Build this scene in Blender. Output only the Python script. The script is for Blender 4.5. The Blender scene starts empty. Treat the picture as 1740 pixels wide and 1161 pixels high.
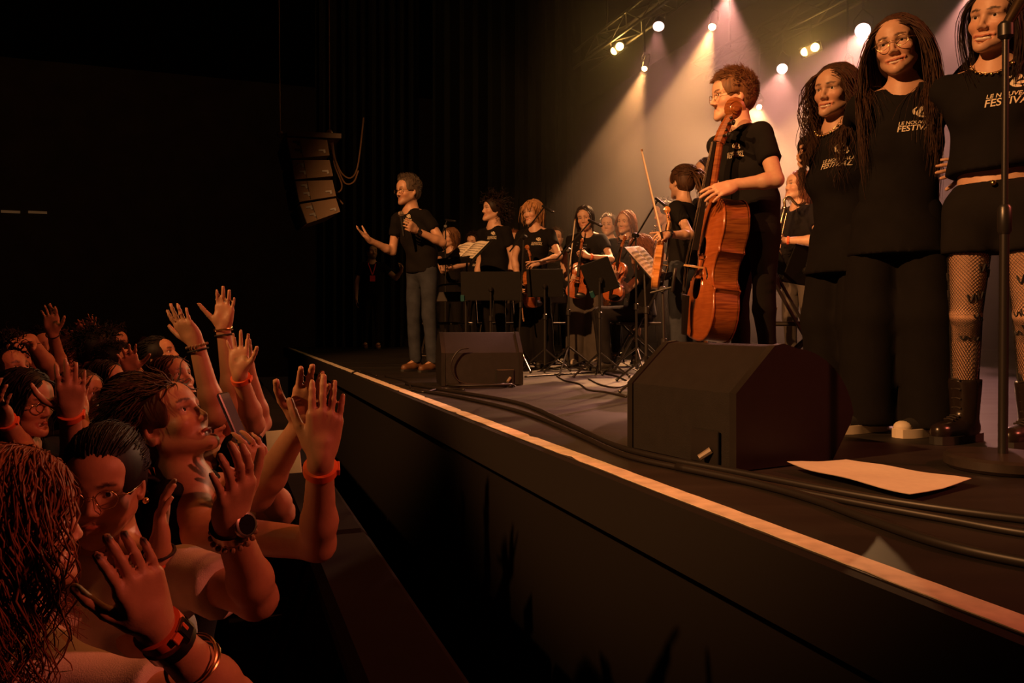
import bpy, math, random
import numpy as np
from mathutils import Vector, Matrix
from mathutils.bvhtree import BVHTree

SC = bpy.context.scene
COL = SC.collection
random.seed(7)
RNG = np.random.default_rng(11)

# ------------------------------------------------------------------ camera
FPX, CX, HY = 1350.0, 870.0, 549.0          # focal length in px, principal column, horizon row (1740x1161)
STAGE_Z, CAM_Z = 1.30, 1.745
cam_d = bpy.data.cameras.new('camera')
cam_d.sensor_width = 36.0
cam_d.lens = 36.0 * FPX / 1740.0
cam_d.shift_y = -(580.5 - HY) / 1740.0
cam_d.clip_start = 0.05
cam = bpy.data.objects.new('camera', cam_d)
cam.location = (0, 0, CAM_Z)
cam.rotation_euler = (math.pi / 2, 0, 0)
COL.objects.link(cam)
SC.camera = cam

# ------------------------------------------------------------------ world and view
SC.view_settings.view_transform = 'Standard'
SC.view_settings.look = 'None'
SC.view_settings.gamma = 1.0
SC.view_settings.exposure = 0.0
SC.view_settings.use_curve_mapping = False
SC.cycles.use_denoising = True
SC.cycles.volume_bounces = 1
SC.cycles.max_bounces = 6
SC.cycles.sample_clamp_indirect = 4.0
world = bpy.data.worlds.new('hall_darkness')
world.use_nodes = True
world.node_tree.nodes['Background'].inputs[0].default_value = (0.010, 0.0045, 0.002, 1)
world.node_tree.nodes['Background'].inputs[1].default_value = 0.35
SC.world = world


def ray(px, py):
    return np.array([(px - CX) / FPX, 1.0, -(py - HY) / FPX])


def P(px, py, Y):
    """the point on the ray through a photograph pixel at distance Y from the camera plane"""
    return np.array([0, 0, CAM_Z]) + ray(px, py) * Y


def ground(px, py, z=STAGE_Z):
    r = ray(px, py)
    return P(px, py, (z - CAM_Z) / r[2])


# stage frame: s runs along the stage edge away from the camera, d goes into the stage
_v = np.array([(379 - CX) / FPX, 1.0])          # the edge's vanishing point lies on the horizon at x = 379
ES = _v / np.linalg.norm(_v)
EN = np.array([ES[1], -ES[0]])
_y0 = (CAM_Z - STAGE_Z) * FPX / 531.0           # where the edge leaves the frame at (1740, 1080)
E0 = np.array([(1740 - CX) / FPX * _y0, _y0])
CAM_D = -float(E0 @ EN)                         # how far the camera stands off the stage edge


def S(s, d, z):
    q = E0 + ES * s + EN * d
    return np.array([q[0], q[1], z])


def at_d(px, py, d):
    """the point on a pixel's ray that lies d into the stage"""
    r = ray(px, py)
    return P(px, py, (d - CAM_D) / float(r[:2] @ EN))


# ------------------------------------------------------------------ lamps that light the hall
def spot(name, loc, target, power, color, angle, blend=0.5, radius=0.12):
    l = bpy.data.lights.new(name, 'SPOT')
    l.energy, l.color = power, color
    l.spot_size, l.spot_blend = math.radians(angle), blend
    l.shadow_soft_size = radius
    o = bpy.data.objects.new(name, l)
    o.location = tuple(loc)
    o.rotation_euler = (Vector(tuple(target)) - Vector(tuple(loc))).to_track_quat('-Z', 'Y').to_euler()
    COL.objects.link(o)
    return o


HAZE = 0.066
WARM = (1.0, 0.41, 0.13)
# front-of-house profiles hung high over the audience behind the camera; they light the faces on the stage
FOH = [(-6.5, -1.5, 6.8), (-4.4, -3.2, 7.2)]
spot('front_profile_offscreen', FOH[0], P(1540, 300, 3.4), 4300, WARM, 29, 0.45, 0.10)
spot('front_profile_offscreen', FOH[1], P(930, 400, 7.8), 5600, WARM, 33, 0.5, 0.10)
# red stage lamp beyond the right edge of the picture: rims the hair of the women and reddens the floor there
spot('side_wash_offscreen', S(-3.0, 6.5, 6.3), S(0.9, 1.1, 1.7), 1300, (1.0, 0.17, 0.09), 46, 0.6, 0.12)
# stage roof lamp above the picture that reaches the front rows
spot('crowd_wash_offscreen', S(4.0, 2.0, 7.5), S(3.2, -1.8, 1.4), 400, (1.0, 0.24, 0.05), 60, 0.7, 0.3)
# dim house light beyond the top left corner, whose glow the photograph shows on the hall wall
spot('house_light_offscreen', (-9.0, 7.0, 9.2), P(250, 60, 24.0), 480, (1.0, 0.45, 0.15), 120, 1.0, 0.3)



# ------------------------------------------------------------------ materials
MATS = {}


def mat(name, color, rough=0.6, metal=0.0, spec=0.5, noise=0.0, scale=30.0, bump=0.0, bscale=200.0,
        emit=None, estr=0.0, vcol=False, coat=0.0, sub=0.0, stretch=None, alpha=1.0):
    if name in MATS:
        return MATS[name]
    m = bpy.data.materials.new(name)
    m.use_nodes = True
    nt = m.node_tree
    b = nt.nodes['Principled BSDF']
    b.inputs['Roughness'].default_value = rough
    b.inputs['Metallic'].default_value = metal
    b.inputs['Specular IOR Level'].default_value = spec
    b.inputs['Coat Weight'].default_value = coat
    b.inputs['Coat Roughness'].default_value = 0.15
    if sub:
        b.inputs['Subsurface Weight'].default_value = sub
        b.inputs['Subsurface Radius'].default_value = (0.02, 0.008, 0.004)
    if emit:
        b.inputs['Emission Color'].default_value = (*emit, 1)
        b.inputs['Emission Strength'].default_value = estr
    tc = nt.nodes.new('ShaderNodeTexCoord')
    vec = tc.outputs['Object']
    if stretch:
        mp = nt.nodes.new('ShaderNodeMapping')
        mp.inputs['Scale'].default_value = stretch
        nt.links.new(vec, mp.inputs['Vector'])
        vec = mp.outputs['Vector']
    src = None
    if noise:
        n = nt.nodes.new('ShaderNodeTexNoise')
        n.inputs['Scale'].default_value = scale
        n.inputs['Detail'].default_value = 5
        nt.links.new(vec, n.inputs['Vector'])
        r = nt.nodes.new('ShaderNodeMapRange')
        r.inputs['From Min'].default_value, r.inputs['From Max'].default_value = 0.25, 0.75
        r.inputs['To Min'].default_value, r.inputs['To Max'].default_value = 1 - noise, 1 + noise
        nt.links.new(n.outputs['Fac'], r.inputs['Value'])
        mx = nt.nodes.new('ShaderNodeMix')
        mx.data_type, mx.blend_type = 'RGBA', 'MULTIPLY'
        mx.inputs['Factor'].default_value = 1
        mx.inputs['A'].default_value = (*color, 1)
        nt.links.new(r.outputs['Result'], mx.inputs['B'])
        src = mx.outputs['Result']
    if vcol:
        a = nt.nodes.new('ShaderNodeAttribute')
        a.attribute_name = 'Col'
        if src is not None:
            m2 = nt.nodes.new('ShaderNodeMix')
            m2.data_type, m2.blend_type = 'RGBA', 'MULTIPLY'
            m2.inputs['Factor'].default_value = 1
            nt.links.new(src, m2.inputs['A'])
            nt.links.new(a.outputs['Color'], m2.inputs['B'])
            src = m2.outputs['Result']
        else:
            src = a.outputs['Color']
    if src is not None:
        nt.links.new(src, b.inputs['Base Color'])
    else:
        b.inputs['Base Color'].default_value = (*color, 1)
    if bump:
        n = nt.nodes.new('ShaderNodeTexNoise')
        n.inputs['Scale'].default_value = bscale
        n.inputs['Detail'].default_value = 3
        nt.links.new(vec, n.inputs['Vector'])
        bp = nt.nodes.new('ShaderNodeBump')
        bp.inputs['Strength'].default_value = bump
        bp.inputs['Distance'].default_value = 0.004
        nt.links.new(n.outputs['Fac'], bp.inputs['Height'])
        nt.links.new(bp.outputs['Normal'], b.inputs['Normal'])
    MATS[name] = m
    return m


# ------------------------------------------------------------------ objects
def new_obj(name, verts, faces, mats, parent=None, smooth=True, fmat=None, vcol=None, tris=None):
    """one mesh object; verts in world space, made local to the parent's origin"""
    me = bpy.data.meshes.new(name)
    v = np.asarray(verts, dtype=np.float64).reshape(-1, 3)
    off = np.zeros(3)
    q = parent
    while q is not None:
        off = off + np.array(q.location)
        q = q.parent
    if parent is None:
        off = np.array([v[:, 0].mean(), v[:, 1].mean(), v[:, 2].min()])
    v = v - off
    if isinstance(faces, np.ndarray) and faces.ndim == 2:
        k = faces.shape[1]
        nf = len(faces)
        me.vertices.add(len(v))
        me.vertices.foreach_set('co', v.astype(np.float32).ravel())
        me.loops.add(nf * k)
        me.loops.foreach_set('vertex_index', faces.astype(np.int32).ravel())
        me.polygons.add(nf)
        me.polygons.foreach_set('loop_start', np.arange(0, nf * k, k, dtype=np.int32))
        me.update(calc_edges=True)
    else:
        me.from_pydata(v.tolist(), [], [list(f) for f in faces])
    if not isinstance(mats, (list, tuple)):
        mats = [mats]
    for m in mats:
        me.materials.append(m)
    if fmat is not None:
        me.polygons.foreach_set('material_index', np.asarray(fmat, dtype=np.int32))
    if smooth is True:
        me.polygons.foreach_set('use_smooth', np.ones(len(me.polygons), dtype=bool))
    if vcol is not None:
        at = me.attributes.new('Col', 'FLOAT_COLOR', 'POINT')
        at.data.foreach_set('color', np.asarray(vcol, dtype=np.float32).ravel())
    me.update()
    if smooth == 'auto':
        me.polygons.foreach_set('use_smooth', np.ones(len(me.polygons), dtype=bool))
        me.set_sharp_from_angle(angle=math.radians(35))
    o = bpy.data.objects.new(name, me)
    COL.objects.link(o)
    if parent is not None:
        o.parent = parent
    else:
        o.location = tuple(off)
    return o


def empty(name, loc):
    o = bpy.data.objects.new(name, None)
    o.location = tuple(float(a) for a in loc)
    o.empty_display_size = 0.1
    COL.objects.link(o)
    return o


def tag(o, label=None, cat=None, group=None, kind=None):
    if label:
        o['label'] = label
    if cat:
        o['category'] = cat
    if group:
        o['group'] = group
    if kind:
        o['kind'] = kind
    return o


def unit(v):
    v = np.asarray(v, float)
    n = np.linalg.norm(v)
    return v / n if n > 1e-9 else np.array([0, 0, 1.0])


def perp(d):
    d = unit(d)
    a = np.array([0, 0, 1.0]) if abs(d[2]) < 0.9 else np.array([1.0, 0, 0])
    u = unit(np.cross(a, d))
    return u, np.cross(d, u)


class MB:
    """collects boxes, tubes, lathes and prisms that make ONE part"""

    def __init__(self):
        self.v, self.f, self.m, self.n, self.cur = [], [], [], 0, 0

    def add(self, v, f):
        v = np.asarray(v, float).reshape(-1, 3)
        self.v.append(v)
        for q in f:
            self.f.append([i + self.n for i in q])
            self.m.append(self.cur)
        self.n += len(v)
        return self

    def box(self, c, half, ax=None, bev=0.0):
        c = np.asarray(c, float)
        A = np.eye(3) if ax is None else np.array(ax, float)
        if np.linalg.det(A) < 0:
            A[0] = -A[0]
        hx, hy, hz = half
        if bev <= 0:
            vs = [(x, y, z) for x in (-hx, hx) for y in (-hy, hy) for z in (-hz, hz)]
            fs = [(0, 1, 3, 2), (4, 6, 7, 5), (0, 4, 5, 1), (2, 3, 7, 6), (0, 2, 6, 4), (1, 5, 7, 3)]
            self.add(np.array(vs) @ A + c, fs)
        else:
            b = min(bev, hx * .9, hy * .9, hz * .9)
            ring = [(-hx + b, -hy), (hx - b, -hy), (hx, -hy + b), (hx, hy - b), (hx - b, hy), (-hx + b, hy), (-hx, hy - b), (-hx, -hy + b)]
            inn = [(max(-hx + b, min(hx - b, x)), max(-hy + b, min(hy - b, y))) for x, y in ring]
            vs, fs = [], []
            for z, rr in ((-hz, inn), (-hz + b, ring), (hz - b, ring), (hz, inn)):
                vs += [(x, y, z) for x, y in rr]
            for k in range(3):
                for i in range(8):
                    j = (i + 1) % 8
                    fs.append((k * 8 + i, k * 8 + j, (k + 1) * 8 + j, (k + 1) * 8 + i))
            fs.append(tuple(range(7, -1, -1)))
            fs.append(tuple(range(24, 32)))
            self.add(np.array(vs) @ A + c, fs)
        return self

    def tube(self, path, r, sides=8, closed=False, flat=None, caps=True):
        p = np.asarray(path, float)
        n = len(p)
        rr = np.full(n, r, float) if np.isscalar(r) else np.asarray(r, float)
        t = np.gradient(p, axis=0)
        if closed:
            t = np.roll(p, -1, 0) - np.roll(p, 1, 0)
        t /= np.maximum(np.linalg.norm(t, axis=1, keepdims=True), 1e-9)
        u, _ = perp(t[0])
        ang = np.linspace(0, 2 * np.pi, sides, endpoint=False)
        vs = []
        for i in range(n):
            u = unit(u - t[i] * np.dot(u, t[i]))
            w = np.cross(t[i], u)
            fl = 1.0 if flat is None else flat
            vs.append(p[i] + rr[i] * (np.cos(ang)[:, None] * u + fl * np.sin(ang)[:, None] * w))
        fs = []
        m = n if closed else n - 1
        for i in range(m):
            a, b = i * sides, ((i + 1) % n) * sides
            for k in range(sides):
                l = (k + 1) % sides
                fs.append((a + k, a + l, b + l, b + k))
        if caps and not closed:
            fs.append(tuple(range(sides - 1, -1, -1)))
            fs.append(tuple(range((n - 1) * sides, n * sides)))
        return self.add(np.concatenate(vs), fs)

    def rod(self, a, b, r, r2=None, sides=8):
        return self.tube([a, b], [r, r if r2 is None else r2], sides)

    def lathe(self, c, axis, prof, sides=16):
        """prof: (radius, height along axis)"""
        c = np.asarray(c, float)
        w = unit(axis)
        u, v = perp(w)
        ang = np.linspace(0, 2 * np.pi, sides, endpoint=False)
        vs, fs = [], []
        for r, h in prof:
            vs.append(c + w * h + r * (np.cos(ang)[:, None] * u + np.sin(ang)[:, None] * v))
        for i in range(len(prof) - 1):
            for k in range(sides):
                l = (k + 1) % sides
                fs.append((i * sides + k, i * sides + l, (i + 1) * sides + l, (i + 1) * sides + k))
        fs.append(tuple(range(sides - 1, -1, -1)))
        fs.append(tuple(range((len(prof) - 1) * sides, len(prof) * sides)))
        return self.add(np.concatenate(vs), fs)

    def ball(self, c, rad, ax=None, seg=12, rings=8):
        rad = np.array([rad] * 3 if np.isscalar(rad) else rad, float)
        A = np.eye(3) if ax is None else np.asarray(ax, float)
        vs = [(0, 0, 1)]
        for i in range(1, rings):
            th = math.pi * i / rings
            for k in range(seg):
                ph = 2 * math.pi * k / seg
                vs.append((math.sin(th) * math.cos(ph), math.sin(th) * math.sin(ph), math.cos(th)))
        vs.append((0, 0, -1))
        fs = []
        for k in range(seg):
            fs.append((0, 1 + k, 1 + (k + 1) % seg))
        for i in range(rings - 2):
            a, b = 1 + i * seg, 1 + (i + 1) * seg
            for k in range(seg):
                l = (k + 1) % seg
                fs.append((a + k, b + k, b + l, a + l))
        last = len(vs) - 1
        a = 1 + (rings - 2) * seg
        for k in range(seg):
            fs.append((last, a + (k + 1) % seg, a + k))
        return self.add((np.array(vs) * rad) @ A + np.asarray(c, float), fs)

    def prism(self, poly, ext):
        """poly: planar loop of 3D points, ext: extrusion vector"""
        p = np.asarray(poly, float)
        n = len(p)
        fs = [tuple(range(n - 1, -1, -1)), tuple(range(n, 2 * n))]
        for i in range(n):
            j = (i + 1) % n
            fs.append((i, j, n + j, n + i))
        return self.add(np.concatenate([p, p + np.asarray(ext, float)]), fs)

    def torus(self, c, axis, R, r, seg=20, sides=6, arc=(0, 2 * math.pi), squash=1.0):
        u, v = perp(axis)
        full = arc[1] - arc[0] > 6.28
        a = np.linspace(arc[0], arc[1], seg, endpoint=not full)
        path = np.asarray(c, float) + R * (np.cos(a)[:, None] * u + squash * np.sin(a)[:, None] * v)
        return self.tube(path, r, sides, closed=full)

    def build(self, name, mats, parent=None, smooth='auto'):
        return new_obj(name, np.concatenate(self.v), self.f, mats, parent, smooth,
                       fmat=self.m if isinstance(mats, (list, tuple)) else None)


def one(name, mats, parent, fn, smooth='auto'):
    m = MB()
    fn(m)
    return m.build(name, mats, parent, smooth)


# ------------------------------------------------------------------ implicit surfaces
def axis_grid(lo, hi, fine, hf, hc):
    out, p = [lo], lo
    while p < hi:
        step = hc
        for a, b in fine:
            if a - hf <= p <= b:
                step = hf
                break
            if p < a and p + step > a:
                step = max(hf, a - p)
        p += step
        out.append(p)
    return np.array(out, dtype=np.float32)


def cone(a, b, ra, rb, k=0.02, cap=None):
    return ('c', np.asarray(a, float), np.asarray(b, float), float(ra), float(rb), k, cap)


def ell(c, R, rad, k=0.02):
    return ('e', np.asarray(c, float), np.asarray(R, float), np.asarray(rad, float), k)


def tor(a, b, side, ra, rb, k=0.03, cap=None):
    return ('t', np.asarray(a, float), np.asarray(b, float), unit(side), ra, rb, k, cap)


def sub(p):
    return ('-', p)


def prim_k(p):
    if p[0] == '-':
        return prim_k(p[1])
    return p[4] if p[0] == 'e' else (p[5] if p[0] == 'c' else p[6])


def prim_box(p):
    if p[0] == '-':
        return prim_box(p[1])
    if p[0] == 'c':
        r = max(p[3], p[4])
        return np.minimum(p[1], p[2]) - r, np.maximum(p[1], p[2]) + r
    if p[0] == 'e':
        h = np.sqrt(((p[2] * p[3][:, None]) ** 2).sum(0))
        return p[1] - h, p[1] + h
    r = max(max(p[4]), max(p[5]))
    return np.minimum(p[1], p[2]) - r, np.maximum(p[1], p[2]) + r


def prim_d(p, X, Y, Z):
    if p[0] == 'c':
        a, b, ra, rb, cap = p[1], p[2], p[3], p[4], p[6]
        ba = b - a
        L2 = max(float(ba @ ba), 1e-12)
        px, py, pz = X - a[0], Y - a[1], Z - a[2]
        tr = (px * ba[0] + py * ba[1] + pz * ba[2]) / L2
        t = np.clip(tr, 0, 1)
        d = np.sqrt((px - t * ba[0]) ** 2 + (py - t * ba[1]) ** 2 + (pz - t * ba[2]) ** 2) - (ra + (rb - ra) * t)
        if cap:
            L = math.sqrt(L2)
            if 'b' in cap:
                d = np.maximum(d, (tr - 1) * L)
            if 'a' in cap:
                d = np.maximum(d, -tr * L)
        return d
    if p[0] == 'e':
        c, R, rad = p[1], p[2], p[3]
        px, py, pz = X - c[0], Y - c[1], Z - c[2]
        q = [px * R[i, 0] + py * R[i, 1] + pz * R[i, 2] for i in range(3)]
        k0 = np.sqrt((q[0] / rad[0]) ** 2 + (q[1] / rad[1]) ** 2 + (q[2] / rad[2]) ** 2)
        k1 = np.sqrt((q[0] / rad[0] ** 2) ** 2 + (q[1] / rad[1] ** 2) ** 2 + (q[2] / rad[2] ** 2) ** 2)
        return k0 * (k0 - 1) / np.maximum(k1, 1e-6)
    a, b, side, ra, rb, cap = p[1], p[2], p[3], p[4], p[5], p[7]
    ba = b - a
    L = float(np.linalg.norm(ba))
    w = ba / L
    s = unit(side - w * (side @ w))
    f = np.cross(w, s)
    px, py, pz = X - a[0], Y - a[1], Z - a[2]
    h = px * w[0] + py * w[1] + pz * w[2]
    t = np.clip(h / L, 0, 1)
    qs = px * s[0] + py * s[1] + pz * s[2]
    qf = px * f[0] + py * f[1] + pz * f[2]
    hh = h - t * L
    rs, rf = ra[0] + (rb[0] - ra[0]) * t, ra[1] + (rb[1] - ra[1]) * t
    rm = np.minimum(rs, rf)
    k0 = np.sqrt((qs / rs) ** 2 + (qf / rf) ** 2 + (hh / rm) ** 2)
    k1 = np.sqrt((qs / rs ** 2) ** 2 + (qf / rf ** 2) ** 2 + (hh / rm ** 2) ** 2)
    d = k0 * (k0 - 1) / np.maximum(k1, 1e-6)
    if cap:
        if 'b' in cap:
            d = np.maximum(d, h - L)
        if 'a' in cap:
            d = np.maximum(d, -h)
    return d


def sdf_mesh(prims, hc, fine=(), hf=None, wrinkle=0.0, wfreq=30.0, wdir=None):
    """surface of a smooth union of primitives on a rectilinear grid (finer inside the boxes of `fine`)"""
    hf = hf or hc
    lo = np.min([prim_box(p)[0] for p in prims if p[0] != '-'], axis=0) - 2.5 * hc
    hi = np.max([prim_box(p)[1] for p in prims if p[0] != '-'], axis=0) + 2.5 * hc
    g = [axis_grid(lo[i], hi[i], [(b[0][i], b[1][i]) for b in fine], hf, hc) for i in range(3)]
    F = np.full([len(a) for a in g], 1.0, dtype=np.float32)
    for p in prims:
        neg = p[0] == '-'
        k = prim_k(p)
        bl, bh = prim_box(p)
        m = k + 2.2 * hc
        sl = []
        for i in range(3):
            i0 = max(0, int(np.searchsorted(g[i], bl[i] - m)) - 1)
            i1 = min(len(g[i]), int(np.searchsorted(g[i], bh[i] + m)) + 1)
            sl.append(slice(i0, i1))
        sl = tuple(sl)
        X, Y, Z = g[0][sl[0]][:, None, None], g[1][sl[1]][None, :, None], g[2][sl[2]][None, None, :]
        if X.size == 0 or Y.size == 0 or Z.size == 0:
            continue
        A = F[sl]
        if neg:
            d = -prim_d(p[1], X, Y, Z).astype(np.float32)
            h = np.maximum(k - np.abs(A - d), 0) / max(k, 1e-6)
            F[sl] = np.maximum(A, d) + h * h * k * 0.25
        else:
            d = prim_d(p, X, Y, Z).astype(np.float32)
            h = np.maximum(k - np.abs(A - d), 0) / max(k, 1e-6)
            F[sl] = np.minimum(A, d) - h * h * k * 0.25
    if wrinkle:
        X, Y, Z = g[0][:, None, None], g[1][None, :, None], g[2][None, None, :]
        w = wfreq
        F += wrinkle * (np.sin(w * (0.6 * X + 0.4 * Y + Z) + 2 * np.sin(w * 0.33 * (X - 0.5 * Y) + 1.0))
                        + 0.6 * np.sin(w * 1.7 * (0.3 * X - 0.5 * Y + 0.8 * Z) + 1.5 * np.sin(w * 0.5 * (Y + X)))).astype(np.float32)
    return nets(F, g)


def nets(F, g):
    Sg = F < 0
    n = Sg[:-1, :-1, :-1].astype(np.uint8)
    cs = [(i, j, k) for i in (0, 1) for j in (0, 1) for k in (0, 1)]
    nx, ny, nz = F.shape

    def cut(A, i, j, k):
        return A[i:nx - 1 + i, j:ny - 1 + j, k:nz - 1 + k]
    n = np.zeros((nx - 1, ny - 1, nz - 1), np.uint8)
    for c in cs:
        n += cut(Sg, *c)
    act = (n > 0) & (n < 8)
    I, J, K = np.nonzero(act)
    V = np.zeros((len(I), 3))
    W = np.zeros(len(I))
    vals = {c: F[I + c[0], J + c[1], K + c[2]].astype(np.float64) for c in cs}
    pos = {c: np.stack([g[0][I + c[0]], g[1][J + c[1]], g[2][K + c[2]]], 1).astype(np.float64) for c in cs}
    for a in cs:
        for ax in range(3):
            if a[ax] == 1:
                continue
            b = list(a)
            b[ax] = 1
            b = tuple(b)
            fa, fb = vals[a], vals[b]
            m = (fa < 0) != (fb < 0)
            t = np.where(m, fa / np.where(m, fa - fb, 1), 0)
            V += np.where(m[:, None], pos[a] + t[:, None] * (pos[b] - pos[a]), 0)
            W += m
    V /= W[:, None]
    vid = np.full(act.shape, -1, np.int32)
    vid[I, J, K] = np.arange(len(I))
    quads = []
    for ax in range(3):
        s0 = [slice(1, -1)] * 3
        s1 = [slice(1, -1)] * 3
        s0[ax] = slice(0, -1)
        s1[ax] = slice(1, None)
        A, B = Sg[tuple(s0)], Sg[tuple(s1)]
        e = np.nonzero(A != B)
        off = [1, 1, 1]
        off[ax] = 0
        i = [e[q] + off[q] for q in range(3)]
        u, w = (ax + 1) % 3, (ax + 2) % 3

        def at(du, dw):
            q = [i[0].copy(), i[1].copy(), i[2].copy()]
            q[u] = q[u] - du
            q[w] = q[w] - dw
            return vid[q[0], q[1], q[2]]
        q = np.stack([at(1, 1), at(0, 1), at(0, 0), at(1, 0)], 1)
        inside = A[e]
        q[~inside] = q[~inside][:, ::-1]
        quads.append(q)
    Q = np.concatenate(quads)
    Q = Q[(Q >= 0).all(1)]
    return V, Q


# ------------------------------------------------------------------ people
def frame(yaw, pitch=0.0, roll=0.0):
    """rows: right, forward, up; yaw 0 looks to +X, 90 away from the camera, 270 at the camera"""
    y, p, q = math.radians(yaw), math.radians(pitch), math.radians(roll)
    f = np.array([math.cos(y) * math.cos(p), math.sin(y) * math.cos(p), math.sin(p)])
    r = np.array([math.sin(y), -math.cos(y), 0.0])
    u = np.cross(r, f)
    return np.array([r * math.cos(q) + u * math.sin(q), f, u * math.cos(q) - r * math.sin(q)])


def solve(parent, L, px, py, sgn=-1):
    """the point on a pixel's ray at bone length L from the parent joint (sgn -1: the nearer one)"""
    o = np.array([0, 0, CAM_Z])
    d = ray(px, py)
    q = o - parent
    a, b, c = d @ d, 2 * (d @ q), q @ q - L * L
    D = b * b - 4 * a * c
    if D <= 0:
        pt = o + d * (-b / (2 * a))
        return parent + unit(pt - parent) * min(np.linalg.norm(pt - parent), L * 1.18)
    return o + d * ((-b + sgn * math.sqrt(D)) / (2 * a))


def head_prims(H, R, s, female=False, smile=0.0, openm=0.0, jaw=1.0, detail=True):
    def L(x, y, z):
        return H + (np.array([x, y, z]) * s) @ R

    def E(c, rad, k=0.02, RR=None):
        return ell(L(*c), R if RR is None else RR, np.array(rad) * s, k * s)

    def C(a, b, ra, rb, k=0.015):
        return cone(L(*a), L(*b), ra * s, rb * s, k * s)
    jw = (0.90 if female else 1.0) * jaw
    P_ = [E((0, -0.014, 0.024), (0.0745, 0.096, 0.088)),
          E((0, 0.026, -0.030), (0.060 * jw, 0.058, 0.080), 0.03),
          E((0, 0.046, 0.040), (0.056, 0.044, 0.046), 0.03)]
    for x in (-1, 1):
        P_.append(C((x * 0.054 * jw, 0.002, -0.056), (x * 0.014, 0.074, -0.098), 0.018, 0.015, 0.03))
        P_.append(E((x * 0.040, 0.056, -0.034 + 0.007 * smile), (0.022, 0.022, 0.019), 0.022))
        P_.append(C((x * 0.012, 0.083, 0.014), (x * 0.044, 0.071, 0.015), 0.007, 0.007, 0.018))
        # ear
        RE = R.copy()
        P_.append(E((x * 0.074, -0.012, -0.016), (0.008, 0.018, 0.030), 0.006))
    P_.append(C((0, 0.079, -0.098), (0, 0.083, -0.104), 0.016 if not female else 0.013, 0.012, 0.02))
    for x in (-1, 1):
        P_.append(sub(E((x * 0.032, 0.097, -0.002), (0.020, 0.020, 0.0125), 0.014)))
    P_.append(C((0, 0.082, 0.006), (0, 0.104 if not female else 0.0995, -0.034), 0.0070, 0.0095 if not female else 0.0085, 0.012))
    for x in (-1, 1):
        P_.append(E((x * 0.0105, 0.0905, -0.0395), (0.0082, 0.009, 0.0070), 0.008))
        if detail:
            P_.append(E((x * 0.032, 0.0685, -0.001), (0.0145, 0.0145, 0.0130), 0.006))
            P_.append(sub(E((x * 0.032, 0.087, -0.002), (0.0142, 0.012, 0.0066 - 0.0022 * smile), 0.002)))
            P_.append(sub(E((x * 0.075, -0.002, -0.014), (0.006, 0.008, 0.014), 0.005)))
    w = 0.0235 + 0.0105 * smile
    zc = -0.0735 + 0.0125 * smile
    ym = 0.0855 - 0.004 * smile
    yc = ym - 0.0065 - 0.003 * smile
    up = -0.0695 + 0.0015 * smile
    lo = up - 0.0108 - 0.022 * openm
    for x in (-1, 1):
        P_.append(C((x * w, yc, zc), (x * 0.008, ym + 0.004, up), 0.0028, 0.0048, 0.006))
        P_.append(C((x * w, yc, zc), (x * 0.007, ym + 0.002, lo), 0.0028, 0.0056, 0.006))
    P_.append(C((-0.008, ym + 0.004, up), (0.008, ym + 0.004, up), 0.0048, 0.0048, 0.006))
    P_.append(C((-0.007, ym + 0.002, lo), (0.007, ym + 0.002, lo), 0.0056, 0.0056, 0.006))
    lips = P_[-6:]
    if openm > 0.05:
        zm = (up + lo) / 2
        hm = max(0.0026, (up - lo) / 2 - 0.0032)
        for x in (-1, 1):
            P_.append(sub(C((0, ym + 0.010, zm), (x * w * 0.80, yc + 0.016, zm * 0.35 + zc * 0.65), hm, hm * 0.60, 0.002)))
            P_.append(sub(C((0, ym - 0.004, zm), (x * w * 0.74, yc + 0.003, zm * 0.4 + zc * 0.6), hm, hm * 0.60, 0.002)))
    return P_, lips


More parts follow.
